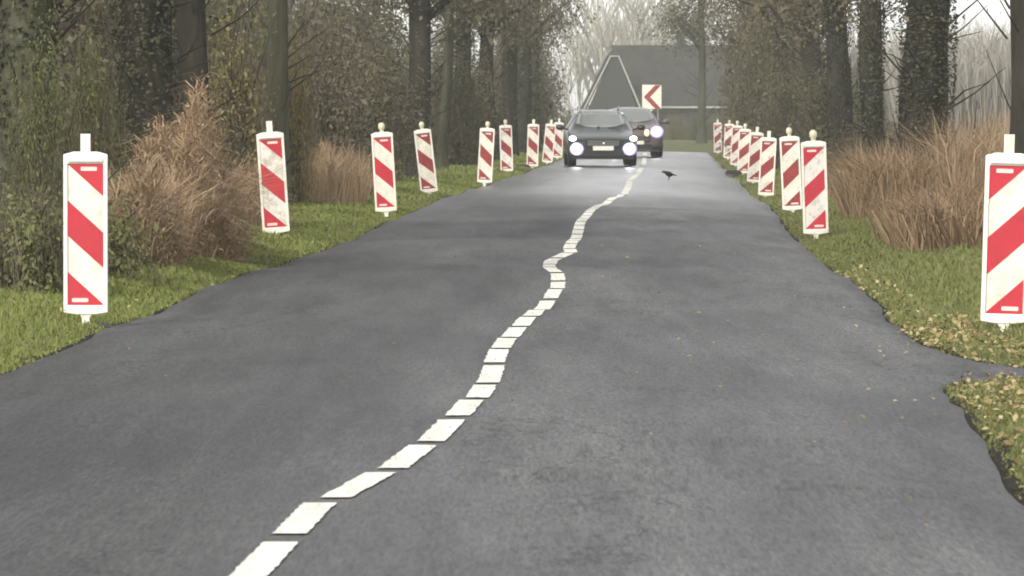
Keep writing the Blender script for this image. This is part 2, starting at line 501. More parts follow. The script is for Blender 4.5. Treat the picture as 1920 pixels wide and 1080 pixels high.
# ground: one sheet to the horizon, its rows following the road
us_l = [-1490, -700, -300, -140, -70, -40, -25, -16, -11, -8, -6.5, -5.2, -4.2, -3.4, -2.8, -2.3, -1.9, -1.5, -1.2, -0.9, -0.6, -0.3, -0.12]
us_m = [0.0, 0.25, 0.5, 0.75, 1.0]
us_r = [-u for u in reversed(us_l)]
ds = [-1490, -600, -200, -60, -20] + [float(v) for v in np.arange(-5, 60, 0.8)] + [float(v) for v in np.arange(60, 245, 2.0)] + [250, 260, 275, 290, 310, 330, 360, 400, 450, 500, 560, 650, 800, 1100, 1490]
ds = [d for d in ds]
V = []
for d in ds:
    dd = min(max(d, 0), 240)
    l, r = float(EL(dd)), float(ER(dd))
    row = [l + u for u in us_l] + [l + (r - l) * t for t in us_m] + [r + u for u in us_r]
    zz = ground_z(np.array(row), np.full(len(row), d if d > 0 else 0.0))
    V += [(x, d, z) for x, z in zip(row, zz)]
nc = len(us_l) + 5 + len(us_r)
nr = len(ds)
F = [(i * nc + j, i * nc + j + 1, (i + 1) * nc + j + 1, (i + 1) * nc + j) for i in range(nr - 1) for j in range(nc - 1)]
ground = link('ground', np_mesh('ground', V, F, M['ground'], True))
tag(ground, 'green grass verge and soil on both sides of the road', 'ground', kind='structure')

# road: straight stretch, then a left-hand bend
rng = np.random.default_rng(5)
V, F = [], []
nu = 41
dr_ = list(np.arange(2.0, 60, 0.2)) + list(np.arange(60, 241, 1.0))
jl = np.cumsum(rng.normal(0, 0.02, len(dr_))); jl -= np.convolve(jl, np.ones(41) / 41, 'same'); jl = np.convolve(jl, np.ones(5) / 5, 'same')
jr = np.cumsum(rng.normal(0, 0.02, len(dr_))); jr -= np.convolve(jr, np.ones(41) / 41, 'same'); jr = np.convolve(jr, np.ones(5) / 5, 'same')
for i, d in enumerate(dr_):
    l, r = float(EL(d)) + jl[i] * 0.55, float(ER(d)) + jr[i] * 0.55
    xs = l + (r - l) * np.linspace(0, 1, nu)
    zs = road_z(xs, np.full(nu, d))
    V.append((l - 0.015, d, zs[0] - 0.075))
    V += [(x, d, z) for x, z in zip(xs, zs)]
    V.append((r + 0.015, d, zs[-1] - 0.075))
cxe, cye = (float(EL(240)) + float(ER(240))) / 2, 240.0
hw = (float(ER(240)) - float(EL(240))) / 2
hd = 0.024
RB = 34.0
steps = []
for k in range(1, 27):
    a = R(86) * k / 26
    # left-hand arc: centre of curvature lies to the left of the road
    px = cxe - RB * (1 - math.cos(a))
    py = cye + RB * math.sin(a)
    steps.append((px, py, a))
for k in range(1, 14):
    px, py, a = steps[25]
    steps.append((px - math.sin(a) * 6 * k, py + math.cos(a) * 6 * k, a))
zend = float(road_z(cxe, 240.0))
for (px, py, a) in steps:
    nx, ny = math.cos(a), math.sin(a)
    row = []
    for t in np.linspace(-1, 1, nu):
        row.append((px + nx * hw * t, py + ny * hw * t, -0.055 + 0.03 * (1 - t * t)))
    V.append((row[0][0], row[0][1], -0.16)); V += row; V.append((row[-1][0], row[-1][1], -0.16))
nn = nu + 2
rows = len(V) // nn
F = [(i * nn + j, i * nn + j + 1, (i + 1) * nn + j + 1, (i + 1) * nn + j) for i in range(rows - 1) for j in range(nn - 1)]
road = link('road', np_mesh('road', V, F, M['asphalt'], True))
tag(road, 'worn grey asphalt country road running straight to a bend', 'road', kind='structure')

# strip of bare soil where turf meets asphalt; its dark tone also paints edge shade
for side, lab in ((-1, 'dark bare soil along the left road edge'), (1, 'dark bare soil and painted shadow line along the right road edge')):
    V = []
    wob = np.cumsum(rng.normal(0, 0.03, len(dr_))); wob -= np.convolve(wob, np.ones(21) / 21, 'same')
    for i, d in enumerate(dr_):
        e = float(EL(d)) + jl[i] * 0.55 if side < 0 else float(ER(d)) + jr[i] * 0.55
        w = max(0.03, (0.075 if (side > 0 and d < 34) else 0.06) + wob[i] * 0.45)  # wider on the near right, painting the shadow line beside the turf
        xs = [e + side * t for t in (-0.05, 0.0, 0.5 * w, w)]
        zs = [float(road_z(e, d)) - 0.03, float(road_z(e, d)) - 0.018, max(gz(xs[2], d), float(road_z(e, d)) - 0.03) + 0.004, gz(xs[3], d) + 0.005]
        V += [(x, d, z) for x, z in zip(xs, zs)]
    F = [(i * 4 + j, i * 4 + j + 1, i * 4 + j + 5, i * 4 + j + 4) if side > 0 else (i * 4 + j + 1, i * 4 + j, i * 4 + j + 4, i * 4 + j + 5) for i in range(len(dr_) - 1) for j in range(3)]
    so = link('soil_shade_edge', np_mesh('soil_shade_edge', V, F, M['soil'], True))
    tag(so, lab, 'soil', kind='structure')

# centre line: every painted dash is a piece of its own.  (distance, lateral position) of the line
LINE = [(15.0, -1.02), (17.0, -0.93), (19.39, -0.767), (21.2, -0.716), (21.59, -0.704), (23.26, -0.656), (23.56, -0.611), (25.15, -0.483), (25.43, -0.445), (27.07, -0.351), (27.35, -0.325), (29.05, -0.254), (29.41, -0.232), (31.18, -0.183), (31.53, -0.162), (33.48, -0.131), (33.77, -0.121), (36.03, -0.093), (36.38, -0.094), (38.37, -0.072), (38.6, -0.063), (40.44, -0.028), (40.63, -0.01), (42.14, 0.036), (42.35, 0.056), (44.11, 0.103), (44.45, 0.125), (46.52, 0.174), (46.77, 0.201), (48.92, 0.26), (49.34, 0.277), (51.6, 0.331), (51.9, 0.345), (53.87, 0.366), (54.2, 0.368), (56.0, 0.372), (57.3, 0.322), (59.3, 0.32), (61.9, 0.353), (63.8, 0.478), (65.7, 0.57), (67.6, 0.565), (71.8, 0.645), (75.0, 0.709), (82.2, 0.822), (91.0, 1.01), (99.0, 1.22), (105.1, 1.49), (109.8, 1.715), (114.3, 1.875), (128.9, 2.195), (139.5, 2.42), (152, 2.79), (175.5, 3.39), (196, 3.8), (240, 4.68)]
LX = tab(LINE)
DASH = [(12.9, 14.7), (15.1, 16.9), (17.3, 19.0), (19.41, 21.2), (21.59, 23.26), (23.56, 25.15), (25.43, 27.07), (27.35, 29.05), (29.41, 31.18), (31.53, 33.48), (33.77, 36.03), (36.38, 38.37), (38.6, 40.44), (40.63, 42.14), (42.35, 44.11), (44.45, 46.52), (46.77, 48.92), (49.34, 51.6), (51.9, 53.87), (54.2, 55.9)]
DASH = [(a, a + (b - a) * 0.99) for a, b in DASH]
d0 = 56.2
while d0 < 236:
    DASH.append((d0, d0 + 1.95)); d0 += 2.25
rnd = random.Random(3)
for a, b in DASH:
    V, F = [], []
    n = 18
    w = 0.056 if a < 60 else 0.062
    for i in range(n + 1):
        d = a + (b - a) * i / n
        c = float(LX(d))
        for x in (c - w + rnd.uniform(-0.005, 0.005), c, c + w + rnd.uniform(-0.005, 0.005)):
            V.append((x, d, float(road_z(x, d)) + 0.006))
    F = [(i * 3 + j, i * 3 + j + 1, i * 3 + j + 4, i * 3 + j + 3) for i in range(n) for j in range(2)]
    link('line_dash', np_mesh('line_dash', V, F, M['paint'], True), road)

# ------------------------------------------------------------------ leaf and twig arrays
def unit(v):
    return v / np.maximum(np.linalg.norm(v, axis=1, keepdims=True), 1e-6)

def leaves(P, N, size, rng, narrow=0.55):
    """folded leaf: 4 points, 2 triangles each"""
    n = len(P)
    N = unit(N)
    t = unit(np.cross(N, rng.normal(size=(n, 3))))
    b = np.cross(N, t)
    s = np.asarray(size).reshape(-1, 1)
    a0 = P - t * s
    a1 = P + b * s * narrow + N * s * 0.22
    a2 = P + t * s
    a3 = P - b * s * narrow + N * s * 0.22
    V = np.stack([a0, a1, a2, a3], 1).reshape(-1, 3)
    k = np.arange(n)[:, None] * 4
    F = np.concatenate([k + np.array([[0, 1, 2]]), k + np.array([[0, 2, 3]])], 0)
    return V, F

def blades(P, H, W, rng, lean=0.35, bend=0.4, dirv=None):
    """bent grass blade: 5 points, 3 triangles"""
    n = len(P)
    az = rng.uniform(0, 2 * PI, n)
    dx = np.stack([np.cos(az), np.sin(az), np.zeros(n)], 1)
    if dirv is not None:
        dx = unit(dx + np.asarray(dirv))
    fz = rng.uniform(0, 2 * PI, n)
    side = np.stack([np.cos(fz), np.sin(fz) * 0.4, np.zeros(n)], 1)
    H = np.asarray(H).reshape(-1, 1); W = np.asarray(W).reshape(-1, 1)
    up = np.array([[0, 0, 1.0]])
    l1 = rng.uniform(0.0, lean, (n, 1)); l2 = l1 + rng.uniform(0.0, bend, (n, 1))
    m = P + up * H * 0.55 + dx * H * l1 * 0.55
    tip = P + up * H * (1 - 0.35 * l2) + dx * H * l2
    V = np.stack([P - side * W, P + side * W, m - side * W * 0.8, m + side * W * 0.8, tip], 1).reshape(-1, 3)
    k = np.arange(n)[:, None] * 5
    F = np.concatenate([k + np.array([[0, 1, 3]]), k + np.array([[0, 3, 2]]), k + np.array([[2, 3, 4]])], 0)
    return V, F

def join(parts):
    Vs, Fs, o = [], [], 0
    for v, f in parts:
        Vs.append(v); Fs.append(f + o); o += len(v)
    return np.concatenate(Vs), np.concatenate(Fs)

def shrub_points(n, rx, ry, h, rng, clumps=26, shell=0.5, low=0.02):
    """clumpy points in a bushy dome"""
    c = rng.normal(size=(clumps, 3)); c = unit(c) * (rng.uniform(shell, 1.0, (clumps, 1)))
    c[:, 2] = np.abs(c[:, 2])
    cs = rng.uniform(0.10, 0.27, clumps)
    w = rng.integers(0, clumps, n)
    p = c[w] + rng.normal(size=(n, 3)) * cs[w][:, None]
    fill = rng.random(n) < 0.25
    q = unit(rng.normal(size=(n, 3))) * rng.random((n, 1)) ** 0.4
    p[fill] = q[fill]
    p[:, 2] = np.abs(p[:, 2])
    nrm = p + rng.normal(size=(n, 3)) * 0.6
    P = p * np.array([[rx, ry, h]])
    P[:, 2] += low
    return P, nrm

def make_shrub_meshes(kind, seed, n, rx, ry, h, leaf, m, stems=14):
    rng = np.random.default_rng(seed)
    P, N = shrub_points(n, rx, ry, h, rng)
    V, F = leaves(P, N, np.exp(rng.normal(-0.1, 0.42, n)) * leaf, rng)
    fol = np_mesh('foliage', V, F, m)
    nt = n // 6
    Q, _ = shrub_points(nt, rx * 0.95, ry * 0.95, h * 0.8, rng, shell=0.2)
    Vt, Ft = blades(Q, rng.uniform(0.25, 0.8, nt) * min(h, 1.6), rng.uniform(0.003, 0.008, nt), rng, 0.5, 0.5)
    twg = np_mesh('twigs', Vt, Ft, M['twigbrown'])
    mb = MB()
    r2 = random.Random(seed)
    for i in range(stems):
        a = r2.uniform(0, 2 * PI); rr = r2.uniform(0.1, 0.85)
        tx, ty = math.cos(a) * rx * rr, math.sin(a) * ry * rr
        hz = h * r2.uniform(0.6, 1.08)
        pts = [(tx * t * t * 0.9 + 0.12 * rx * math.cos(a) + r2.uniform(-.05, .05), ty * t * t * 0.9 + 0.12 * ry * math.sin(a) + r2.uniform(-.05, .05), -0.1 + (hz + 0.1) * t) for t in (0, .3, .6, 1)]
        mb.tube(pts, [0.03, 0.022, 0.014, 0.005], 5)
    stm = mb.mesh('stem', M['bark'], True)
    return fol, stm, twg

def put_shrub(meshes, name, label, x, d, scale=(1, 1, 1), rz=0.0, group=None, fm=None):
    t = thing(name, label, 'shrub', (x, d, gz(x, d) - 0.03), rz, group)
    t.scale = scale
    link('foliage', meshes[0], t)
    link('stem', meshes[1], t)
    tag(link('twigs', meshes[2], t), kind='stuff')
    return t

# ------------------------------------------------------------------ trees
def trunk_mesh(seed, h, r0, r1, m, lean=0.0, k=14):
    rng = random.Random(seed)
    mb = MB()
    n = int(h / 0.22)
    ph = [rng.uniform(0, 6.28) for _ in range(8)]
    rings = []
    for i in range(n + 1):
        z = -0.15 + (h + 0.15) * i / n
        t = max(z, 0) / h
        rr = r0 + (r1 - r0) * t + 0.45 * r0 * math.exp(-max(z, 0) / 0.28)
        cx = lean * z + 0.05 * math.sin(z * 1.1 + ph[0]) * min(z, 1)
        cyy = 0.05 * math.sin(z * 0.9 + ph[1]) * min(z, 1)
        ring = []
        for j in range(k):
            a = 2 * PI * j / k
            q = rr * (1 + 0.10 * math.sin(3 * a + ph[2] + z * 0.4) + 0.07 * math.sin(5 * a + ph[3] - z * 0.9) + 0.05 * math.sin(2 * a + ph[4] + 3.1 * z) + 0.06 * math.sin(a + ph[5] + 1.7 * z))
            ring.append((cx + q * math.cos(a), cyy + q * math.sin(a), z))
        rings.append(ring)
    V = [p for r in rings for p in r]
    F = [(i * k + j, i * k + (j + 1) % k, (i + 1) * k + (j + 1) % k, (i + 1) * k + j) for i in range(n) for j in range(k)]
    mb.add(V, F)
    # limbs leaving the upper trunk
    tips = []
    for q in range(9):
        z0 = h * rng.uniform(0.42, 0.98)
        a = rng.uniform(0, 2 * PI)
        L = rng.uniform(0.9, 2.0)
        pts, rad = [], []
        for s in range(6):
            u = s / 5
            pts.append((lean * z0 + math.cos(a) * L * u + rng.uniform(-.1, .1) * u, math.sin(a) * L * u + rng.uniform(-.1, .1) * u, z0 + L * (0.75 * u - 0.12 * u * u) + rng.uniform(-.1, .1) * u))
            rad.append(r1 * 0.62 * (1 - u) + 0.015)
        mb.tube(pts, rad, 6)
        tips.append(pts[-1]); tips.append(pts[-2]); tips.append(pts[3])
        for s in range(3):
            p = Vector(pts[rng.randint(2, 5)])
            v = Vector((rng.uniform(-1, 1), rng.uniform(-1, 1), rng.uniform(-0.1, 1))).normalized()
            e = p + v * rng.uniform(0.6, 1.4)
            mb.tube([p, (p + e) / 2 + Vector((rng.uniform(-.1, .1),) * 3), e], [0.03, 0.02, 0.006], 5)
            tips.append(tuple(e))
    return mb.mesh('trunk', m, True), tips

def ivy_mesh(seed, n, r, top, lean=0.0, m=None, thick=0.08, leaf=0.034):
    rng = np.random.default_rng(seed)
    z = top * rng.random(n) ** 0.85
    a = rng.uniform(0, 2 * PI, n)
    # ivy lies in lobes round the trunk
    lob = 0.5 + 0.5 * np.sin(2 * a + 1.3 * z + seed) * np.sin(z * 2.1 + a + seed * 0.7)
    keep = rng.random(n) < 0.35 + 0.65 * lob
    z, a, lob = z[keep], a[keep], lob[keep]
    n = len(z)
    rr = r * (1 + 0.5 * np.exp(-z / 0.3)) + thick * lob * rng.random(n) + 0.012
    P = np.stack([lean * z + rr * np.cos(a), rr * np.sin(a), z], 1)
    N = np.stack([np.cos(a), np.sin(a), np.full(n, 0.35)], 1) + rng.normal(size=(n, 3)) * 0.45
    V, F = leaves(P, N, rng.uniform(0.6, 1.4, n) * leaf, rng, 0.75)
    return np_mesh('ivy', V, F, m or M['ivy'])

def crown_mesh(seed, n, tips, m, leaf=0.040, spread=0.42):
    rng = np.random.default_rng(seed)
    T = np.array(tips)
    w = rng.integers(0, len(T), n)
    P = T[w] + rng.normal(size=(n, 3)) * spread
    N = rng.normal(size=(n, 3)) + np.array([[0, 0, 0.6]])
    V, F = leaves(P, N, np.exp(rng.normal(-0.1, 0.4, n)) * leaf, rng)
    return np_mesh('crown', V, F, m)

def suckers(seed, r, h0, h1, n, m):
    """thin shoots and low twigs with leaves growing from the lower trunk"""
    rng = random.Random(seed)
    mb = MB()
    for i in range(n):
        a = rng.uniform(0, 2 * PI); z = rng.uniform(h0, h1); L = rng.uniform(0.35, 1.1)
        p0 = Vector((math.cos(a) * r, math.sin(a) * r, z))
        v = Vector((math.cos(a), math.sin(a), rng.uniform(0.1, 1.3))).normalized()
        p1 = p0 + v * L * 0.5 + Vector((0, 0, rng.uniform(-.05, .1)))
        p2 = p0 + v * L + Vector((rng.uniform(-.15, .15), rng.uniform(-.15, .15), rng.uniform(-.1, .25)))
        mb.tube([p0, p1, p2], [0.014, 0.009, 0.004], 4)
    return mb.mesh('shoot', m, True)

TREES = []
for s, (r0, r1, n_ivy, top) in enumerate([(0.22, 0.15, 8000, 4.6), (0.20, 0.13, 4000, 3.8), (0.25, 0.19, 11000, 5.6), (0.17, 0.11, 2200, 3.2), (0.24, 0.16, 7000, 5.0)]):
    tm, tips = trunk_mesh(20 + s, 7.0, r0, r1, M['bark'] if s % 2 == 0 else M['bark_green'])
    low = [(random.Random(s * 7 + i).uniform(-0.8, 0.8), random.Random(s * 9 + i).uniform(-0.9, 0.9), random.Random(s * 5 + i).uniform(3.3, 5.2)) for i in range(10)]
    TREES.append(dict(trunk=tm, r0=r0, ivy=ivy_mesh(40 + s, n_ivy, r0, top, leaf=0.020 if s == 2 else 0.026), shoot=suckers(60 + s, r0 * 0.9, 0.3, 4.5, 26, M['bark']),
                      crown=crown_mesh(80 + s, 14000, tips + low, M['olive'] if s % 2 else M['brownleaf'])))

def put_tree(var, label, x, d, dia, rz, lean=(0, 0), group=None, ivy=True, hscale=1.0, crown=True, name='roadside_tree'):
    T = TREES[var]
    t = thing(name, label, 'tree', (x, d, gz(x, d)), 0, group)
    t.rotation_euler = (lean[1], lean[0], rz) if rz == 0 else (0, lean[0], rz)
    k = dia / (2 * T['r0'])
    t.scale = (k, k, hscale)
    link('trunk', T['trunk'], t)
    if ivy: link('ivy', T['ivy'], t)
    tag(link('shoot', T['shoot'], t), kind='stuff')
    if crown: link('crown', T['crown'], t)
    return t

def px(xp, d):       # a trunk's bearing (measured on the photograph) and its distance give its place on the verge
    return (xp - 960.0) * d / 12800.0

GL, GR = 'tree row on the left verge', 'tree row on the right verge'
ORD = ['first', 'second', 'third', 'fourth', 'fifth', 'sixth', 'seventh', 'eighth', 'ninth', 'tenth', 'eleventh', 'twelfth', 'thirteenth', 'fourteenth', 'fifteenth', 'sixteenth']
left_trees = [
    (18, 54, .42, 1, 0.07, 'dark leaning trunk at the far left edge, first of the left tree row'),
    (276, 70, .56, 2, 0.0, 'thick ivy-clad tree behind the brown bracken heap, left of its twin trunk'),
    (366, 77, .40, 0, 0.0, 'dark trunk just right of the thickest left trunk, behind the bracken heap'),
    (520, 91, .30, 3, 0.0, 'slim tree standing behind the second left striped board'),
    (784, 131, .44, 0, 0.0, 'bare dark trunk standing between the third and fourth left striped boards'),
    (828, 149, .24, 3, 0.05, 'thin trunk close to the right of the bare dark left trunk'),
    (872, 160, .40, 4, 0.0, 'leafy tree left of the fifth left striped board'),
    (915, 176, .42, 0, 0.0, 'hazy tree rising behind the fifth left striped board'),
    (955, 194, .44, 2, 0.0, 'hazy ivy-clad tree rising behind the sixth left striped board'),
    (984, 212, .36, 4, 0.0, 'hazy tree rising behind the seventh left striped board'),
    (1002, 228, .36, 2, 0.0, 'last ivy-clad tree of the left row, beside the bend'),
]
for i, (xp, d, dia, var, lean, lab) in enumerate(left_trees):
    t = put_tree(var, lab, px(xp, d), d, dia, i * 1.3, group=GL, ivy=(xp not in (784, 828, 520, 915, 366)))
    if lean:
        t.rotation_euler = (0, lean, 0)
right_trees = [
    (1921, 69, .40, 0, 0.0, 'trunk cut by the right picture edge, behind the nearest right striped board'),
    (1740, 96, .68, 2, 0.0, 'stout ivy-wrapped tree in the dry grass, biggest of the right row'),
    (1632, 115, .40, 4, 0.0, 'ivy-clad tree just left of the stoutest right tree'),
    (1568, 133, .50, 2, 0.0, 'ivy-clad tree behind the two overlapping right striped boards'),
    (1520, 156, .46, 0, 0.0, 'leafy tree further back, above the second right striped board'),
    (1472, 178, .46, 4, 0.0, 'hazy tree above the third right striped board'),
    (1440, 204, .44, 2, 0.0, 'hazy ivy-clad tree above the fourth right striped board'),
    (1416, 232, .46, 0, 0.0, 'hazy tree above the huddle of far right striped boards'),
    (1398, 262, .48, 2, 0.0, 'last tree of the right row, beside the house gable edge'),
]
for i, (xp, d, dia, var, lean, lab) in enumerate(right_trees):
    put_tree(var, lab, px(xp, d), d, dia, 0.5 + i * 1.7, group=GR, ivy=(xp not in (1921, 1520)))
t = put_tree(3, 'lone slim tree with a leafy crown in front of the house', px(1316, 330), 330, 0.40, 0.4, ivy=False, hscale=1.4)

# ------------------------------------------------------------------ shrubs and undergrowth
SH = {
    'olive': make_shrub_meshes('olive', 101, 14000, 1.6, 1.6, 4.4, 0.046, M['olive'], 18),
    'brown': make_shrub_meshes('brown', 102, 14000, 1.7, 1.7, 4.0, 0.043, M['brownleaf'], 20),
    'green': make_shrub_meshes('green', 103, 15000, 1.2, 1.2, 2.6, 0.028, M['green'], 14),
    'yellow': make_shrub_meshes('yellow', 104, 8000, 0.8, 0.8, 2.1, 0.026, M['yellow'], 12),
    'low': make_shrub_meshes('low', 105, 8000, 0.9, 1.1, 0.75, 0.026, M['green'], 12),
    'pale': make_shrub_meshes('pale', 106, 3500, 1.0, 1.0, 1.5, 0.08, M['pale'], 8),
}
rnd = random.Random(11)
def ctr(d):
    dd = min(d, 240)
    return (float(EL(dd)) + float(ER(dd))) / 2
k = 0
for i, d in enumerate([57, 64, 71, 79, 88, 97, 107, 118, 130, 143, 157, 172, 188, 205, 222]):
    kind = ['olive', 'green', 'olive', 'brown', 'brown', 'olive'][i % 6]
    off = -7.2 - rnd.uniform(0, 1.2) + (0.6 if d > 100 else 0)
    sc_ = rnd.uniform(0.9, 1.15)
    put_shrub(SH[kind], 'hedge_shrub', '%s tall shrub from the front in the thicket behind the left trees' % ORD[i], ctr(d) + off, d, (sc_, sc_ * 1.1, (1.5 if kind == 'green' else 1.05) * sc_), rnd.uniform(0, 6), 'thicket behind the left trees')
for i, (xp, d, sx, sz) in enumerate([(1500, 176, 0.42, 0.95), (1478, 190, 0.6, 1.1), (1452, 208, 0.65, 1.15), (1432, 228, 0.7, 1.2), (1420, 250, 0.75, 1.3)]):
    put_shrub(SH[['brown', 'olive'][i % 2]], 'hedge_shrub', '%s tall shrub from the front in the thicket behind the right trees' % ORD[i], px(xp, d), d, (sx, 0.9, sz), rnd.uniform(0, 6), 'thicket behind the right trees')
# undergrowth on the left between the trunks
put_shrub(SH['green'], 'bush', 'yellow-green bush left of the thick ivy-clad tree, behind the nearest left board', px(178, 63), 63, (0.24, 0.5, 0.72), 0.3)
put_shrub(SH['green'], 'bush', 'grey-green sapling bush at the left edge above the brambles', px(84, 52), 52, (0.13, 0.3, 0.66), 1.3)
put_shrub(SH['yellow'], 'bush', 'yellow-leaved bush between the ivy-clad trunks and the slim left tree', px(440, 84), 84, (0.62, 0.8, 1.12), 0.9)
put_shrub(SH['yellow'], 'bush', 'pale yellow-leaved shoots right of the slim left tree', px(556, 92), 92, (0.26, 0.4, 1.08), 2.1)
put_shrub(SH['brown'], 'bush', 'brownish leafless bush between slim tree and third left striped board', px(606, 108), 108, (0.45, 0.8, 0.66), 0.5)
put_shrub(SH['brown'], 'bush', 'grey-brown bush directly left of the bare dark trunk', px(672, 124), 124, (0.45, 0.8, 0.66), 1.5)
put_shrub(SH['olive'], 'bush', 'olive bush behind the fourth left striped board', px(852, 158), 158, (0.3, 0.9, 0.62), 2.5)
put_shrub(SH['brown'], 'bush', 'brown bush behind the fifth and sixth left striped boards', px(895, 176), 176, (0.5, 0.9, 0.74), 0.1)
put_shrub(SH['olive'], 'bush', 'olive bush at the end of the left board row', px(968, 214), 214, (0.6, 1.0, 0.8), 0.7)
put_shrub(SH['low'], 'bramble_bush', 'low green bramble bush at the left picture edge', px(30, 49), 49, (0.55, 1.0, 0.85), 0.2)
put_shrub(SH['low'], 'bramble_bush', 'small dull bramble patch right behind the nearest left board', px(120, 51.5), 51.5, (0.42, 0.7, 0.75), 1.2)
# undergrowth on the right
put_shrub(SH['olive'], 'bush', 'olive bush at the foot of the tree behind the overlapping right boards', px(1560, 140), 140, (0.42, 0.8, 0.5), 0.8)
put_shrub(SH['brown'], 'bush', 'brown bush at the foot of the ivy-clad tree left of the stout one', px(1640, 120), 120, (0.32, 0.8, 0.36), 1.8)
put_shrub(SH['olive'], 'bush', 'hazy olive bush behind the third right striped board', px(1490, 170), 170, (0.5, 0.9, 0.55), 2.8)
put_shrub(SH['brown'], 'bush', 'hazy brown bush behind the huddle of right striped boards', px(1442, 215), 215, (0.55, 0.9, 0.6), 0.8)

# heap of dead bracken on the left
rng = np.random.default_rng(77)
def bracken(x, d, rx, ry, h, n, label, seed, m='bracken'):
    rng = np.random.default_rng(seed)
    t = thing('bracken_heap', label, 'dead bracken', (x, d, gz(x, d) - 0.03), 0)
    a = rng.uniform(0, 2 * PI, n); q = np.sqrt(rng.random(n))
    bx, by = q * np.cos(a), q * np.sin(a)
    top = np.full(n, 0.16 * h)
    for i in range(8):                       # several slumped mounds run together
        mx, my, mr, mh = rng.uniform(-0.6, 0.6), rng.uniform(-0.7, 0.7), rng.uniform(0.30, 0.55), rng.uniform(0.35, 0.85)
        if i == 0: mx, my, mr, mh = 0.25, 0.3, 0.55, 1.0
        top = np.maximum(top, h * mh * np.exp(-((bx - mx) ** 2 + (by - my) ** 2) / (mr * mr)))
    top = top * (0.85 + 0.15 * np.sin(9 * bx + seed) * np.cos(8 * by + seed))
    P = np.stack([bx * rx, by * ry, top * rng.random(n) ** 0.7], 1)
    V1, F1 = blades(P, rng.uniform(0.05, 0.20, n), rng.uniform(0.003, 0.010, n), rng, 1.5, 1.8, dirv=(0.0, -0.3, 0))
    link('dead_fronds', np_mesh('dead_fronds', V1, F1, M[m]), t)
    nl = int(0.6 * n)
    w = rng.integers(0, n, nl)
    V2, F2 = leaves(P[w] + rng.normal(size=(nl, 3)) * 0.06, rng.normal(size=(nl, 3)) + np.array([[0, -0.6, 0.8]]), rng.uniform(0.010, 0.034, nl), rng, 0.3)
    link('dead_leaves', np_mesh('dead_leaves', V2, F2, M[m]), t)
    ns = n // 40
    w = rng.integers(0, n, ns)
    V3, F3 = blades(P[w], rng.uniform(0.2, 0.45, ns), rng.uniform(0.004, 0.008, ns), rng, 1.0, 1.0, dirv=(-0.6, -0.3, 0))
    tag(link('stalks', np_mesh('stalks', V3, F3, M['dry']), t), kind='stuff')
    return t
bracken(px(322, 61.5), 61.5, 0.63, 1.8, 1.80, 30000, 'big heap of dead brown bracken between the first two left striped boards', 7)
bracken(px(246, 56), 56, 0.42, 1.3, 0.95, 10000, 'lower spill of dead bracken right of the nearest left striped board', 8)
bracken(px(462, 76), 76, 0.38, 1.5, 0.95, 8000, 'small heap of dead bracken right behind the second left striped board', 10)
bracken(px(590, 97), 97, 0.55, 1.8, 1.05, 9000, 'loose brown dead growth between the second and third left striped boards', 12)
bracken(px(630, 106), 106, 0.7, 2.0, 0.6, 6000, 'low dead undergrowth left of the third left striped board', 9)

# tall dry grass on the right
def drygrass(x, d, rx, ry, h, n, label, seed, dirv=None, lean=0.5, bend=0.7, side='right', m='dry'):
    rng = np.random.default_rng(seed)
    t = thing('dry_grass_clump', label, 'dry grass', (x, d, gz(x, d) - 0.03), 0, 'tall dry grass on the %s verge' % side)
    a = rng.uniform(0, 2 * PI, n); q = np.sqrt(rng.random(n))
    cl = rng.normal(size=(14, 2)) * 0.45
    w = rng.integers(0, 14, n)
    P = np.stack([np.clip(cl[w, 0] + rng.normal(size=n) * 0.30, -1, 1) * rx, np.clip(cl[w, 1] + rng.normal(size=n) * 0.3, -1, 1) * ry, np.zeros(n)], 1)
    V1, F1 = blades(P, h * rng.uniform(0.35, 1.0, n), rng.uniform(0.004, 0.010, n), rng, lean, bend, dirv)
    link('dry_blades', np_mesh('dry_blades', V1, F1, M[m]), t)
    return t
drygrass(px(1728, 82), 88, 0.60, 2.6, 1.30, 3800, 'big clump of dry grass at the foot of the stout right tree', 21, (-0.4, 0, 0), 0.6, 0.8)
drygrass(px(1652, 90), 90, 0.35, 2.6, 1.0, 2600, 'narrow clump of dry grass left of the stout right tree', 22, None, 0.7, 0.9)
drygrass(px(1856, 88), 88, 0.62, 3.0, 1.75, 2800, 'tall dry reeds between the stout right tree and the right edge trunk', 23, (0.5, 0, 0), 0.4, 0.6)
drygrass(px(1800, 76), 76, 0.5, 2.5, 0.95, 2400, 'dry grass just left of the nearest right striped board', 24, (-0.3, 0, 0), 1.0, 1.1)
drygrass(px(1585, 118), 118, 0.5, 4.0, 0.75, 2600, 'faint dry grass behind the pair of overlapping right boards', 25, None, 0.7, 0.9)

drygrass(px(1748, 69), 69, 0.46, 2.4, 0.85, 2400, 'front fringe of dry grass nearest the road on the right', 26, (-0.5, 0, 0), 0.8, 0.9)
drygrass(px(268, 57.5), 57.5, 0.34, 1.6, 1.05, 2400, 'wispy dry stems just right of the nearest left striped board', 27, (-0.2, 0, 0), 0.5, 0.8, 'left', 'bracken')
drygrass(px(372, 64), 64, 0.26, 1.6, 1.2, 2600, 'wispy dry stems left of the second left striped board', 28, (-0.3, 0, 0), 0.5, 0.8, 'left', 'bracken')
drygrass(px(612, 95), 95, 0.5, 2.6, 1.1, 1900, 'wispy dry stems midway between the second and third left boards', 29, None, 0.4, 0.7, 'left', 'bracken')

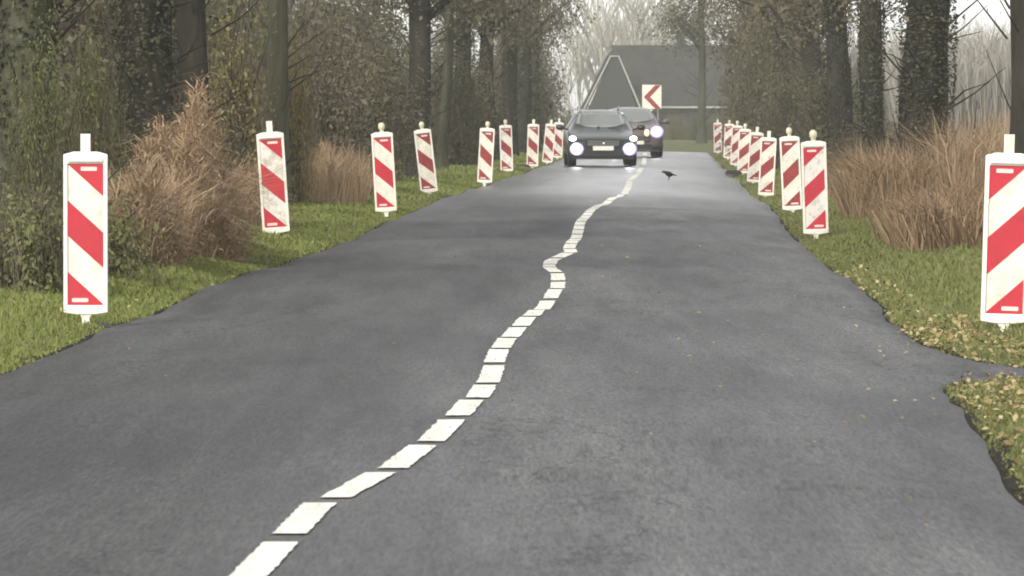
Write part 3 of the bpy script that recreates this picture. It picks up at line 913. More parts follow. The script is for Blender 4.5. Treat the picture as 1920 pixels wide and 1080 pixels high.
# far grey thicket on the right, of bare twigs
def thicket(x, d, w, dep, h, n, label, seed):
    rng = np.random.default_rng(seed)
    t = thing('bare_thicket', label, 'thicket', (x, d, gz(x, d) - 0.1), 0, 'bare thicket far on the right')
    P = np.stack([rng.uniform(-w, w, n), rng.uniform(-dep, dep, n), h * 0.55 * rng.random(n)], 1)
    V1, F1 = blades(P, h * rng.uniform(0.35, 0.75, n) * (0.85 + 0.15 * np.sin(P[:, 0] * 2.0)), rng.uniform(0.010, 0.028, n), rng, 0.25, 0.45)
    link('bare_twigs', np_mesh('bare_twigs', V1, F1, M['twig']), t)
    return t
for i, (xp, d, w, h) in enumerate([(1800, 225, 2.2, 4.2), (1855, 215, 2.0, 3.9), (1905, 230, 2.6, 4.4), (1980, 220, 3.0, 4.3), (1700, 240, 2.5, 4.6)]):
    thicket(px(xp, d), d, w, 2.5, h, 2600, ['pale bare thicket seen just right of the stout right tree', 'pale bare thicket midway between the two nearest right trunks', 'pale bare thicket beside the right edge trunk', 'pale bare thicket past the right picture edge', 'pale bare thicket glimpsed through gaps left of the stout right tree'][i], 300 + i)

# ------------------------------------------------------------------ far trees and the house
def bare_tree(seed, h, spread, m, levels=3, r0=0.12, fan=0.5):
    rng = random.Random(seed)
    mb = MB()
    def grow(p, v, L, r, lev):
        n = 4
        pts, rad = [p], [r]
        q, dv = p.copy(), v.copy()
        for i in range(n):
            dv = (dv + Vector((rng.uniform(-.12, .12), rng.uniform(-.12, .12), rng.uniform(-.02, .12)))).normalized()
            q = q + dv * L / n
            pts.append(q.copy()); rad.append(r * (1 - 0.55 * (i + 1) / n))
        mb.tube(pts, rad, 5 if lev > 1 else 7, False)
        if lev >= levels:
            return
        for c in range((6, 4, 3)[lev]):
            u = rng.uniform(0.3, 1.0)
            i = min(int(u * n), n - 1)
            b = pts[i].lerp(pts[i + 1], u * n - i)
            a = rng.uniform(0, 2 * PI)
            side = Vector((math.cos(a), math.sin(a) * 0.8, rng.uniform(0.15, 0.6))) * spread
            grow(b, (dv + side).normalized(), L * rng.uniform(0.5, 0.78), max(r * 0.5, 0.03), lev + 1)
    for i in range(5):
        a = 2 * PI * i / 5 + rng.uniform(-.3, .3)
        grow(Vector((0, 0, -0.2)) if i else Vector((0, 0, -0.2)), Vector((fan * math.cos(a), fan * math.sin(a) * 0.7, 1)).normalized(), h * rng.uniform(0.4, 0.55), r0, 0)
    return mb.mesh('branches', m, True)
B1 = bare_tree(5, 9.0, 0.75, M['bark_grey'])
B2 = bare_tree(9, 9.0, 0.6, M['bark_grey'], fan=0.8)
for i, (xp, d, s, me, rz, lab) in enumerate([
        (1160, 545, 1.75, B1, 0.3, 'tall bare tree fanning out behind the house gable'),
        (1092, 545, 1.35, B2, 1.1, 'bare tree with drooping branches left of the house gable'),
        (1215, 585, 1.7, B2, 2.1, 'tall bare tree behind the middle of the house ridge'),
        (1370, 590, 1.1, B1, 3.0, 'bare tree behind the right end of the house ridge')]):
    t = thing('bare_tree', lab, 'tree', (px(xp, d), d, gz(px(xp, d), d)), rz, 'bare trees round the house')
    t.scale = (s, s, s)
    link('branches', me, t)
# trees and shrubs that close the view beyond the bend
for i, (xp, d, kind, s, lab) in enumerate([
        (985, 330, 'olive', 1.3, 'big hazy shrub beyond the bend, left of the house'),
        (955, 345, 'brown', 1.5, 'hazy brown shrub beyond the bend, behind the left tree row'),
        (1440, 350, 'olive', 1.3, 'hazy shrub right of the house, behind the last right trees'),
        (1460, 380, 'brown', 1.5, 'hazy brown shrub far behind the right tree row'),
        (1310, 400, 'green', 0.6, 'low hazy garden hedge under the house eave, behind the lone tree'),
        (1265, 410, 'green', 0.55, 'low hazy garden bush under the eave, right of the chevron sign'),
        (1355, 405, 'green', 0.6, 'low hazy garden bush under the right end of the eave')]):
    x = px(xp, d)
    put_shrub(SH[kind], 'hedge_shrub', lab, x, d, (s * (2.0 if kind == 'green' else 1), s, s), i * 1.1, 'hazy shrubs beyond the bend')
put_shrub(SH['pale'], 'pale_bush', 'pale grey-green bush at the left foot of the house gable', px(1070, 395), 395, (0.75, 0.8, 0.95), 0.4)

def house():
    y0 = 512.0
    gzv = -0.38
    h = thing('farmhouse', 'dark thatched farmhouse with a white-edged gable at the end of the road', 'house', (0, 0, 0))
    x0, x1 = 7.55, 16.9
    ze, zr = 1.97, 6.45
    MB().box(((x0 + x1) / 2, y0 + 6.2, (gzv + ze + 0.3) / 2 - 0.05), (x1 - x0 - 0.6, 11.4, ze + 0.3 - gzv)).build('wall', M['brick'], h)
    # roof: two slopes with thickness
    rf = MB()
    prof = [(y0 - 0.1, ze), (y0 + 6.2, zr), (y0 + 12.5, ze), (y0 + 12.5, ze + 0.32), (y0 + 6.2, zr + 0.38), (y0 - 0.1, ze + 0.32)]
    for a in (x0, x1):
        rf.v += [(a, p[0], p[1] - 0.3) for p in prof]
    n = len(prof)
    rf.f += [tuple(range(n)), tuple(range(2 * n - 1, n - 1, -1))] + [(i, i + n, (i + 1) % n + n, (i + 1) % n) for i in range(n)]
    roof = rf.build('roof', M['thatch'], h)
    # gable filling so that the loft is closed
    for xa, xb in ((x0 + 0.3, x0 + 0.5), (x1 - 0.5, x1 - 0.3)):
        g = MB()
        pr = [(y0 + 0.55, ze + 0.24), (y0 + 11.85, ze + 0.24), (y0 + 6.2, zr - 0.36)]
        g.v += [(xa, p[0], p[1]) for p in pr] + [(xb, p[0], p[1]) for p in pr]
        g.f += [(0, 1, 2), (5, 4, 3), (0, 3, 4, 1), (1, 4, 5, 2), (2, 5, 3, 0)]
        g.build('gable_wall', M['boards'], h)
    MB().box(((9.55 + x1) / 2, y0 - 0.17, ze - 0.16), (x1 - 9.55, 0.12, 0.13)).build('gutter', M['white_wood'], roof)
    vb = MB()
    sl = math.atan2(zr - ze, 6.3)
    L = math.hypot(zr - ze, 6.3)
    vb.box((x1 + 0.04, y0 - 0.1 + 3.15, (ze + zr) / 2 - 0.12), (0.07, L, 0.42), Matrix.Rotation(sl, 3, 'X'))
    vb.build('verge_board', M['white_wood'], roof)
    MB().box((12.8, y0 + 6.2, zr + 0.45), (0.7, 0.7, 1.3)).build('chimney', M['brick'], roof)
    for xx in (10.8, 12.6, 15.4):
        w = MB().box((xx, y0 + 0.47, 0.85), (1.15, 0.08, 1.2)).build('window', M['boards'], h)
        for sx in (-0.27, 0.27):
            MB().box((xx + sx, y0 + 0.42, 0.85), (0.46, 0.03, 1.02)).build('pane', M['window'], w)
    dr = MB().box((14.0, y0 + 0.47, 0.62), (1.0, 0.08, 2.0)).build('door', M['boards'], h)
    MB().box((13.63, y0 + 0.41, 0.6), (0.06, 0.05, 0.14)).build('handle', M['steel'], dr)
    # projecting wing with a half-hipped gable
    gy = 500.0
    xl, xr, xa, xb = 5.50, 9.20, 7.22, 7.80
    zb, zt = 1.75, 5.42
    MB().box(((xl + xr) / 2, gy + 6.4, (gzv + zb) / 2 + 0.05), (xr - xl - 0.5, 12.4, zb - gzv + 0.3)).build('wall', M['brick'], h)
    MB().prism_y([(xl + 0.1, zb), (xr - 0.1, zb), (xb, zt), (xa, zt)], gy + 0.1, gy + 0.3).build('gable_wall', M['boards'], h)
    wr = MB()
    pf = [(xl - 0.15, zb - 0.1), (xa, zt), (xa, zt + 0.3), (xl - 0.5, zb - 0.05)]
    wr.prism_y([(xl - 0.42, zb - 0.1), (xl - 0.05, zb - 0.1), (xa + 0.05, zt), (xa - 0.12, zt + 0.22)], gy, gy + 12)
    wr.prism_y([(xr + 0.05, zb - 0.1), (xr + 0.42, zb - 0.1), (xb + 0.12, zt + 0.22), (xb - 0.05, zt)], gy, gy + 12)
    wr.add([(xa - 0.12, gy - 0.05, zt + 0.2), (xb + 0.12, gy - 0.05, zt + 0.2), ((xa + xb) / 2, gy + 0.9, zt + 0.75), (xa - 0.12, gy + 12, zt + 0.2), (xb + 0.12, gy + 12, zt + 0.2), ((xa + xb) / 2, gy + 12, zt + 0.75)],
           [(0, 1, 2), (0, 2, 5, 3), (1, 4, 5, 2), (3, 5, 4), (0, 3, 4, 1)])
    wroof = wr.build('roof', M['thatch'], h)
    def board(pa, pb, wd):
        d = Vector((pb[0] - pa[0], 0, pb[1] - pa[1]))
        nrm = Vector((-d.z, 0, d.x)).normalized() * wd / 2
        a, b = Vector((pa[0], 0, pa[1])), Vector((pb[0], 0, pb[1]))
        q = [a - nrm, b - nrm, b + nrm, a + nrm]
        MB().prism_y([(p.x, p.z) for p in q], gy - 0.06, gy - 0.004).build('barge_board', M['white_wood'], wroof)
    board((xl - 0.22, zb - 0.05), (xa - 0.02, zt + 0.1), 0.085)
    board((xr + 0.22, zb - 0.05), (xb + 0.02, zt + 0.1), 0.085)
    board((xa - 0.06, zt + 0.12), (xb + 0.06, zt + 0.12), 0.07)
    for sx in (6.6, 8.5):
        w = MB().box((sx, gy + 0.16, 0.7), (0.8, 0.08, 1.0)).build('window', M['boards'], h)
        MB().box((sx, gy + 0.11, 0.7), (0.66, 0.03, 0.86)).build('pane', M['window'], w)
    return h
house()

# chevron sign on the outside of the bend
def chevron():
    d = 283.0
    x = px(1222, d)
    g = gz(x, d)
    t = thing('chevron_sign', 'red and white chevron sign pointing left above the far car', 'road sign', (x, d, g), 0)
    for sx in (-0.26, 0.26):
        MB().tube([(sx, 0.05, -0.2), (sx, 0.05, 2.55)], [0.03, 0.03], 8).build('post', M['steel'], t, True)
    w, z0, z1 = 0.40, 1.62, 2.62
    MB().box((0, 0, (z0 + z1) / 2), (2 * w, 0.03, z1 - z0)).build('panel', M['sheet_white'], t, bevel=0.006)
    zm = (z0 + z1) / 2
    MB().prism_y([(-w * 0.85, zm), (w * 0.35, z0 + 0.01), (w * 0.98, z0 + 0.01), (-w * 0.18, zm), (w * 0.98, z1 - 0.01), (w * 0.35, z1 - 0.01)], -0.021, -0.0165).build('chevron', M['sheet_red_faded'], t)
    t.rotation_euler = (0, 0, R(6))
chevron()

# ------------------------------------------------------------------ vehicles
def lamp_shape(rx, rz, dep, n=16):
    mb = MB()
    rings = [(1.0, 0.0), (0.92, -0.45), (0.62, -0.85), (0.0, -1.0)]
    for q, y in rings[:-1]:
        for j in range(n):
            a = 2 * PI * j / n
            mb.v.append((rx * q * math.cos(a), dep * y, rz * q * math.sin(a)))
    mb.v.append((0, -dep, 0))
    for i in range(2):
        for j in range(n):
            mb.f.append((i * n + j, i * n + (j + 1) % n, (i + 1) * n + (j + 1) % n, (i + 1) * n + j))
    for j in range(n):
        mb.f.append((2 * n + j, 2 * n + (j + 1) % n, 3 * n))
    mb.f.append(tuple(n - 1 - j for j in range(n)))
    return mb

def car(label, x, d, rz, paint, S, hz, hx, hr, amber=False, rack=False, uz=None):
    """S: stations along the length (y, z_bottom, half width, z_belt, half width of top, z_top)"""
    t = thing('car', label, 'car', (x, d, max(gz(x, d), float(road_z(x, d))) + 0.002), rz, 'cars driving towards the camera')
    mb = MB()
    ring = lambda s: [(0.0, s[1]), (s[2] * 0.72, s[1]), (s[2] * 0.96, s[1] + 0.07), (s[2], (s[1] + s[3]) / 2 + 0.03), (s[2] * 0.985, s[3] - 0.03), (s[2] * 0.93, s[3]),
                      (s[4] + (s[2] * 0.93 - s[4]) * 0.10, s[5] - 0.07 * min(1, (s[5] - s[3]) * 3)), (s[4] * 0.86, s[5] - 0.008), (s[4] * 0.4, s[5] + 0.012), (0.0, s[5] + 0.016)]
    k = None
    for s in S:
        h = ring(s)
        full = h + [(-p[0], p[1]) for p in reversed(h[1:-1])]
        k = len(full)
        mb.v += [(p[0], s[0], p[1]) for p in full]
    for i in range(len(S) - 1):
        for j in range(k):
            mb.f.append((i * k + j, (i + 1) * k + j, (i + 1) * k + (j + 1) % k, i * k + (j + 1) % k))
    mb.f.append(tuple(range(k)))
    q = (len(S) - 1) * k
    mb.f.append(tuple(q + k - 1 - j for j in range(k)))
    body = mb.build('body', paint, t, True)
    sm = body.modifiers.new('round', 'SUBSURF'); sm.levels = 1; sm.render_levels = 2
    front = S[0][0]
    cow, rof = S[4], S[5]
    # windscreen, proud of the body
    ws = MB()
    nx, nz = 8, 6
    for i in range(nz + 1):
        u = 0.10 + 0.82 * i / nz
        y = cow[0] + (rof[0] - cow[0]) * u
        z = cow[5] + (rof[5] - cow[5]) * u
        hwid = (cow[4] * 0.98 + (rof[4] - cow[4]) * u) * 0.93
        for j in range(nx + 1):
            v = -1 + 2 * j / nx
            ws.v.append((hwid * v, y - 0.05 + 0.07 * v * v, z + 0.022 - 0.025 * v * v))
    for i in range(nz):
        for j in range(nx):
            a = i * (nx + 1) + j
            ws.f.append((a, a + 1, a + nx + 2, a + nx + 1))
    wsc = ws.build('windscreen', M['glass'], t, True)
    so = wsc.modifiers.new('thick', 'SOLIDIFY'); so.thickness = 0.03; so.offset = -1
    for sx in (-0.28, 0.3):
        MB().tube([(sx * 0.5, cow[0] - 0.02, cow[5] + 0.035), (sx + 0.25, cow[0] + 0.03, cow[5] + 0.10)], [0.012, 0.008], 5).build('wiper', M['trim'], t)
    W = S[2][2]
    # side windows
    for sg in (-1, 1):
        for (ia, ib) in ((5, 6), (6, 7)):
            a, b = S[ia], S[ib]
            sw = MB()
            def pt(s, f, yy):
                xx = (s[2] * 0.94) * (1 - f) + (s[4] * 1.03) * f
                return (sg * (xx + 0.012), yy, s[3] + (s[5] - s[3]) * (0.08 + 0.78 * f))
            ya, yb = a[0] + 0.06, b[0] - 0.06
            v0 = [pt(a, 0, ya), pt(b, 0, yb), pt(b, 1, yb), pt(a, 1, ya)]
            v1 = [(p[0] - sg * 0.05, p[1], p[2]) for p in v0]
            sw.add(v0 + v1, [(0, 1, 2, 3), (7, 6, 5, 4), (0, 4, 5, 1), (1, 5, 6, 2), (2, 6, 7, 3), (3, 7, 4, 0)])
            sw.build('side_window', M['glass'], t)
    # front end
    yf = front - 0.012
    zb = S[0][1]
    g = MB().prism_y([(-0.42, 0.50), (0.42, 0.50), (0.46, 0.66), (-0.46, 0.66)], yf - 0.02, yf + 0.10).build('grille', M['trim'], t, bevel=0.01)
    for q in range(3):
        MB().box((0, yf - 0.028, 0.54 + 0.045 * q), (0.80, 0.012, 0.012)).build('grille_bar', M['chrome'], g)
    em = MB().tube([(0, yf - 0.045, 0.60), (0, yf - 0.02, 0.60)], [0.045, 0.045], 12).build('emblem', M['chrome'], g, True)
    MB().prism_y([(-0.56, 0.24), (0.56, 0.24), (0.50, 0.40), (-0.50, 0.40)], yf - 0.018, yf + 0.12).build('air_intake', M['trim'], t, bevel=0.01)
    MB().prism_y([(-0.80, 0.18), (0.80, 0.18), (0.78, 0.225), (-0.78, 0.225)], yf - 0.05, yf + 0.2).build('bumper_lip', M['trim'], t, bevel=0.008)
    MB().box((0, yf - 0.045, 0.455), (0.52, 0.02, 0.11)).build('number_plate', M['plate'], t, bevel=0.004)
    for sg in (-1, 1):
        hd = lamp_shape(hr * 1.32, hr * 1.22, 0.05).build('headlight', M['lamp_ring'], t, True)
        hd.location = (sg * hx, front + 0.06, hz)
        ln = lamp_shape(hr * 1.25, hr * 1.15, 0.06).build('lens', M['lens'], hd, True)
        ln.location = (0, -0.045, 0)
        if uz:
            ul = lamp_shape(0.085, 0.06, 0.03).build('side_light', M['side_on'], t, True)
            ul.location = (sg * (hx + 0.10), S[1][0] - 0.02, uz)
        if amber:
            al = lamp_shape(0.07, 0.10, 0.04).build('indicator', M['amber'], t, True)
            al.location = (sg * (hx - hr - 0.14), front - 0.005, hz - 0.02)
        # door mirror
        mr = MB().tube([(sg * W * 0.93, cow[0] + 0.35, S[4][3] + 0.06), (sg * (W + 0.10), cow[0] + 0.33, S[4][3] + 0.10)], [0.025, 0.02], 6)
        mr.build('mirror_arm', M['trim'], t)
        ms = lamp_shape(0.11, 0.075, 0.09).build('mirror', paint, t, True)
        ms.location = (sg * (W + 0.14), cow[0] + 0.33, S[4][3] + 0.12)
        for wy in (S[0][0] + 0.82, S[-1][0] - 0.85):
            wh = MB()
            n = 20
            prof = [(0.18, -0.10), (0.29, -0.105), (0.32, -0.075), (0.325, 0.075), (0.29, 0.105), (0.18, 0.10)]
            for (r_, xo) in prof:
                for j in range(n):
                    a = 2 * PI * j / n
                    wh.v.append((xo, r_ * math.cos(a), r_ * math.sin(a)))
            for i in range(len(prof) - 1):
                for j in range(n):
                    wh.f.append((i * n + j, i * n + (j + 1) % n, (i + 1) * n + (j + 1) % n, (i + 1) * n + j))
            wo = wh.build('wheel', M['tyre'], t, True)
            wo.location = (sg * (W - 0.13), wy, 0.325)
            rim = MB().tube([(-0.08, 0, 0), (0.08, 0, 0)], [0.185, 0.185], 16).build('rim', M['steel'], wo, False)
    if rack:
        for sg in (-1, 1):
            MB().tube([(sg * 0.52, -0.1, S[5][5] + 0.0), (sg * 0.52, 0.0, S[5][5] + 0.09), (sg * 0.52, 1.3, S[6][5] + 0.07), (sg * 0.52, 1.4, S[6][5] - 0.02)], [0.018] * 4, 6).build('roof_rail', M['steel'], t)
    return t
estate = [(-2.18, 0.20, 0.74, 0.50, 0.66, 0.60), (-2.05, 0.18, 0.85, 0.62, 0.76, 0.70), (-1.6, 0.18, 0.89, 0.72, 0.80, 0.80), (-1.1, 0.18, 0.90, 0.80, 0.78, 0.88), (-0.78, 0.18, 0.90, 0.86, 0.74, 0.92),
          (0.05, 0.18, 0.90, 0.90, 0.58, 1.39), (0.9, 0.18, 0.90, 0.92, 0.58, 1.43), (1.75, 0.18, 0.89, 0.93, 0.56, 1.37), (2.12, 0.22, 0.86, 0.90, 0.70, 0.98), (2.22, 0.28, 0.78, 0.80, 0.66, 0.86)]
suv = [(-2.15, 0.26, 0.76, 0.62, 0.70, 0.74), (-2.02, 0.24, 0.86, 0.76, 0.80, 0.86), (-1.6, 0.24, 0.90, 0.86, 0.82, 0.94), (-1.1, 0.24, 0.91, 0.92, 0.80, 1.00), (-0.80, 0.24, 0.91, 0.97, 0.77, 1.04),
       (-0.05, 0.24, 0.91, 1.0, 0.62, 1.50), (0.9, 0.24, 0.91, 1.02, 0.62, 1.55), (1.85, 0.24, 0.90, 1.03, 0.60, 1.50), (2.15, 0.28, 0.87, 1.0, 0.72, 1.1), (2.25, 0.34, 0.80, 0.9, 0.68, 0.96)]
car('dark car in front with two glaring low headlights', 2.24, 174.0, R(1.5), M['car_dark'], estate, 0.43, 0.665, 0.145, rack=True, uz=0.70)
car('second dark car half hidden behind the first, its amber indicator lit', 3.72, 212.0, R(2.0), M['car_grey'], suv, 0.78, 0.66, 0.17, amber=True)

# ------------------------------------------------------------------ striped guide boards
def clip_band(t0, t1, w, h, mirror):
    """part of the rectangle w x h (x 0..w, y 0..h from the top) where t0 <= y/h - 0.23 x/w <= t1"""
    poly = [(0, 0), (w, 0), (w, h), (0, h)]
    f = lambda p: p[1] / h - 0.23 * p[0] / w
    for lim, sg in ((t0, 1), (t1, -1)):
        out = []
        for i in range(len(poly)):
            a, b = poly[i], poly[(i + 1) % len(poly)]
            fa, fb = sg * (f(a) - lim), sg * (f(b) - lim)
            if fa >= 0: out.append(a)
            if (fa < 0) != (fb < 0):
                u = fa / (fa - fb)
                out.append((a[0] + (b[0] - a[0]) * u, a[1] + (b[1] - a[1]) * u))
        poly = out
    if mirror:
        poly = [(w - p[0], p[1]) for p in reversed(poly)]
    return poly

PW, PH = 0.282, 1.03              # outer size of the plastic frame
IX, IT, IB = 0.027, 0.078, 0.048  # borders: side, top, bottom
def board_meshes(mirror):
    out = {}
    iw, ih = PW - 2 * IX, PH - IT - IB
    fr = MB()
    hwid = PW / 2
    # outer outline with a shallow arched top and a small bottom lip
    outer = [(-hwid, 0.0), (-0.06, -0.012), (0.06, -0.012), (hwid, 0.0), (hwid, PH - 0.018), (hwid * 0.55, PH), (-hwid * 0.55, PH), (-hwid, PH - 0.018)]
    inner = [(-hwid + IX, IB), (-0.06, IB), (0.06, IB), (hwid - IX, IB), (hwid - IX, PH - IT), (hwid * 0.5, PH - IT), (-hwid * 0.5, PH - IT), (-hwid + IX, PH - IT)]
    n = 8
    for yy in (-0.03, 0.03):
        fr.v += [(p[0], yy, p[1]) for p in outer] + [(p[0], yy, p[1]) for p in inner]
    for i in range(n):
        j = (i + 1) % n
        fr.f.append((i, j, n + j, n + i))                              # front
        fr.f.append((2 * n + j, 2 * n + i, 3 * n + i, 3 * n + j))      # back
        fr.f.append((j, i, 2 * n + i, 2 * n + j))                      # outer side
        fr.f.append((n + i, n + j, 3 * n + j, 3 * n + i))              # inner side
    out['frame'] = fr.mesh('frame', M['white_plastic'])
    out['lip'] = MB().box((0, -0.035, PH - 0.052), (PW * 0.78, 0.018, 0.022)).mesh('grip', M['white_plastic'])
    out['sheet'] = MB().box((0, 0.0, IB + ih / 2), (iw + 0.004, 0.036, ih + 0.004)).mesh('sheet', M['sheet_white'])
    out['sheet_dirty'] = MB().box((0, 0.0, IB + ih / 2), (iw + 0.004, 0.036, ih + 0.004)).mesh('sheet', M['sheet_dirty'])
    bands = []
    for a, b in ((-0.3, 0.0), (0.258, 0.507), (0.765, 1.3)):
        pl = clip_band(a, b, iw, ih, mirror)
        bands.append(MB().prism_y([(p[0] - iw / 2, IB + ih - p[1]) for p in reversed(pl)], -0.0215, -0.0185).mesh('red_stripe', M['sheet_red']))
    out['bands'] = bands
    out['bands_faded'] = []
    for me in bands:
        c = me.copy(); c.materials[0] = M['sheet_red_faded']; out['bands_faded'].append(c)
    s = -1 if mirror else 1
    m1 = MB().prism_y([(-0.052, -0.010), (-0.045, -0.013), (0.045, -0.013), (0.052, -0.010), (0.052, 0.010), (0.045, 0.013), (-0.045, 0.013), (-0.052, 0.010)], -0.0245, -0.0225).mesh('printed_mark', M['mark_pink'])
    out['mark'] = m1
    out['mark_pos'] = [(s * 0.022, PH - IT - 0.032), (-s * 0.035, IB + 0.032)]
    # post stub on top and peg below
    st = MB().box((0, 0.0, PH + 0.052), (0.062, 0.05, 0.124))
    out['stub'] = st.mesh('post_stub', M['white_plastic'])
    out['lamp'] = MB().tube([(0, 0, PH - 0.01), (0, 0, PH + 0.03), (0, 0, PH + 0.05), (0, 0, PH + 0.10), (0, 0, PH + 0.125)], [0.025, 0.028, 0.045, 0.042, 0.018], 10).mesh('post_stub', M['post_yellow'], True)
    out['peg'] = MB().add(*peg()).mesh('peg', M['white_plastic'])
    ft = MB()
    fv = []
    for (sx, sy, z) in ((0.19, 0.36, 0), (0.19, 0.36, 0.05), (0.15, 0.30, 0.095)):
        fv += [(-sx, -sy, z), (sx, -sy, z), (sx, sy, z), (-sx, sy, z)]
    ff = [(3, 2, 1, 0), (8, 9, 10, 11)]
    for q in (0, 4):
        ff += [(q + i, q + (i + 1) % 4, q + 4 + (i + 1) % 4, q + 4 + i) for i in range(4)]
    out['foot'] = ft.add(fv, ff).mesh('foot_plate', M['rubber'])
    return out
def peg():
    v = []
    for (hx, hy, z) in ((0.024, 0.02, -0.075), (0.024, 0.02, -0.035), (0.045, 0.024, -0.002)):
        v += [(-hx, -hy, z), (hx, -hy, z), (hx, hy, z), (-hx, hy, z)]
    f = [(3, 2, 1, 0), (8, 9, 10, 11)]
    for q in (0, 4):
        f += [(q + i, q + (i + 1) % 4, q + 4 + (i + 1) % 4, q + 4 + i) for i in range(4)]
    return v, f
BM = {0: board_meshes(False), 1: board_meshes(True)}

def board(side, x, d, roll, label, yaw=0.0, pitch=0.0, zoff=0.07, dirty=False, faded=False, stub='stub', foot=0.0, footx=0.0):
    b = BM[side]
    g = gz(x, d)
    t = thing('striped_guide_board', label, 'traffic board', (x, d, g + zoff), 0, 'striped guide boards on the %s verge' % ('right' if side else 'left'))
    t.rotation_euler = (pitch, roll, yaw)
    fr = link('frame', b['frame'], t)
    bv = fr.modifiers.new('bevel', 'BEVEL'); bv.width = 0.006; bv.segments = 2; bv.limit_method = 'ANGLE'
    link('grip', b['lip'], t)
    sh = link('sheet', b['sheet_dirty' if dirty else 'sheet'], t)
    for me in b['bands_faded' if faded else 'bands']:
        link('red_stripe', me, sh)
    for (mx, mz) in b['mark_pos']:
        o = link('printed_mark', b['mark'], sh)
        o.location = (mx, 0, mz)
    link(stub == 'lamp' and 'lamp_socket' or 'post_stub', b[stub], t)
    link('peg', b['peg'], t)
    fo = link('foot_plate', b['foot'], t)
    fo.location = (footx, 0.06, -zoff - 0.10 + foot)
    fo.rotation_euler = (0, -roll, 0)
    return t

LB = [  # x pixel, distance, lean
    (160.5, 43.7, 0.0, 0.07, dict(), 'nearest left striped board, clean, beside the lime-green verge'),
    (518, 70.3, -0.065, 0.06, dict(dirty=True), 'second left striped board, leaning, beside the brown bracken heap'),
    (724, 89.1, -0.055, 0.10, dict(stub='lamp'), 'third left striped board, left of the bare dark trunk'),
    (805, 111.7, -0.115, 0.06, dict(stub='lamp', faded=True), 'fourth left striped board, leaning left, right of the dark trunk'),
    (908.5, 129.3, 0.055, 0.09, dict(stub='lamp', faded=True), 'fifth left striped board, leaning right, alone on the grass'),
    (950.5, 153.3, -0.03, 0.06, dict(faded=True, stub='lamp', dirty=True), 'sixth left striped board, next to a black foot plate'),
    (998, 166.9, 0.03, 0.08, dict(faded=True, foot=0.12, footx=-0.25), 'seventh left striped board, narrow, with its black foot plate exposed'),
    (1026, 183.0, 0.10, 0.08, dict(faded=True, dirty=True), 'eighth left striped board, leaning right, beside the dark car'),
    (1045, 200.0, 0.05, 0.08, dict(faded=True, dirty=True), 'farthest left striped board, partly hidden by the eighth'),
]
for xp, d, roll, zo, kw, lab in LB:
    board(0, px(xp, d), d, roll, lab, zoff=zo, yaw=0.02, **kw)
RBD = [
    (1882, 41.7, 0.03, 0.065, dict(), 'nearest right striped board, bright red, cut by the right picture edge'),
    (1530, 76.2, -0.03, 0.07, dict(dirty=True, stub='lamp'), 'second right striped board, dirty, overlapping the third'),
    (1486, 96.2, -0.045, 0.08, dict(stub='lamp', faded=True), 'third right striped board, half behind the dirty second'),
    (1436, 121.9, 0.05, 0.07, dict(faded=True), 'fourth right striped board, front one of the far right huddle'),
    (1413, 142.0, 0.07, 0.07, dict(faded=True), 'fifth right striped board, second in the far right huddle'),
    (1393, 160.0, 0.05, 0.07, dict(faded=True, stub='lamp', foot=0.12, footx=-0.22), 'sixth right striped board, with a black foot plate on the road edge'),
    (1379, 178.0, 0.05, 0.08, dict(faded=True, dirty=True, stub='lamp'), 'seventh right striped board, deep in the far right huddle'),
    (1365, 206.0, 0.04, 0.09, dict(faded=True, dirty=True, stub='lamp'), 'eighth right striped board, last but one of the right row'),
    (1346, 237.0, -0.01, 0.09, dict(faded=True, dirty=True), 'farthest right striped board, standing apart at the road end'),
]
for xp, d, roll, zo, kw, lab in RBD:
    board(1, px(xp, d), d, roll, lab, zoff=zo, yaw=-0.02, **kw)

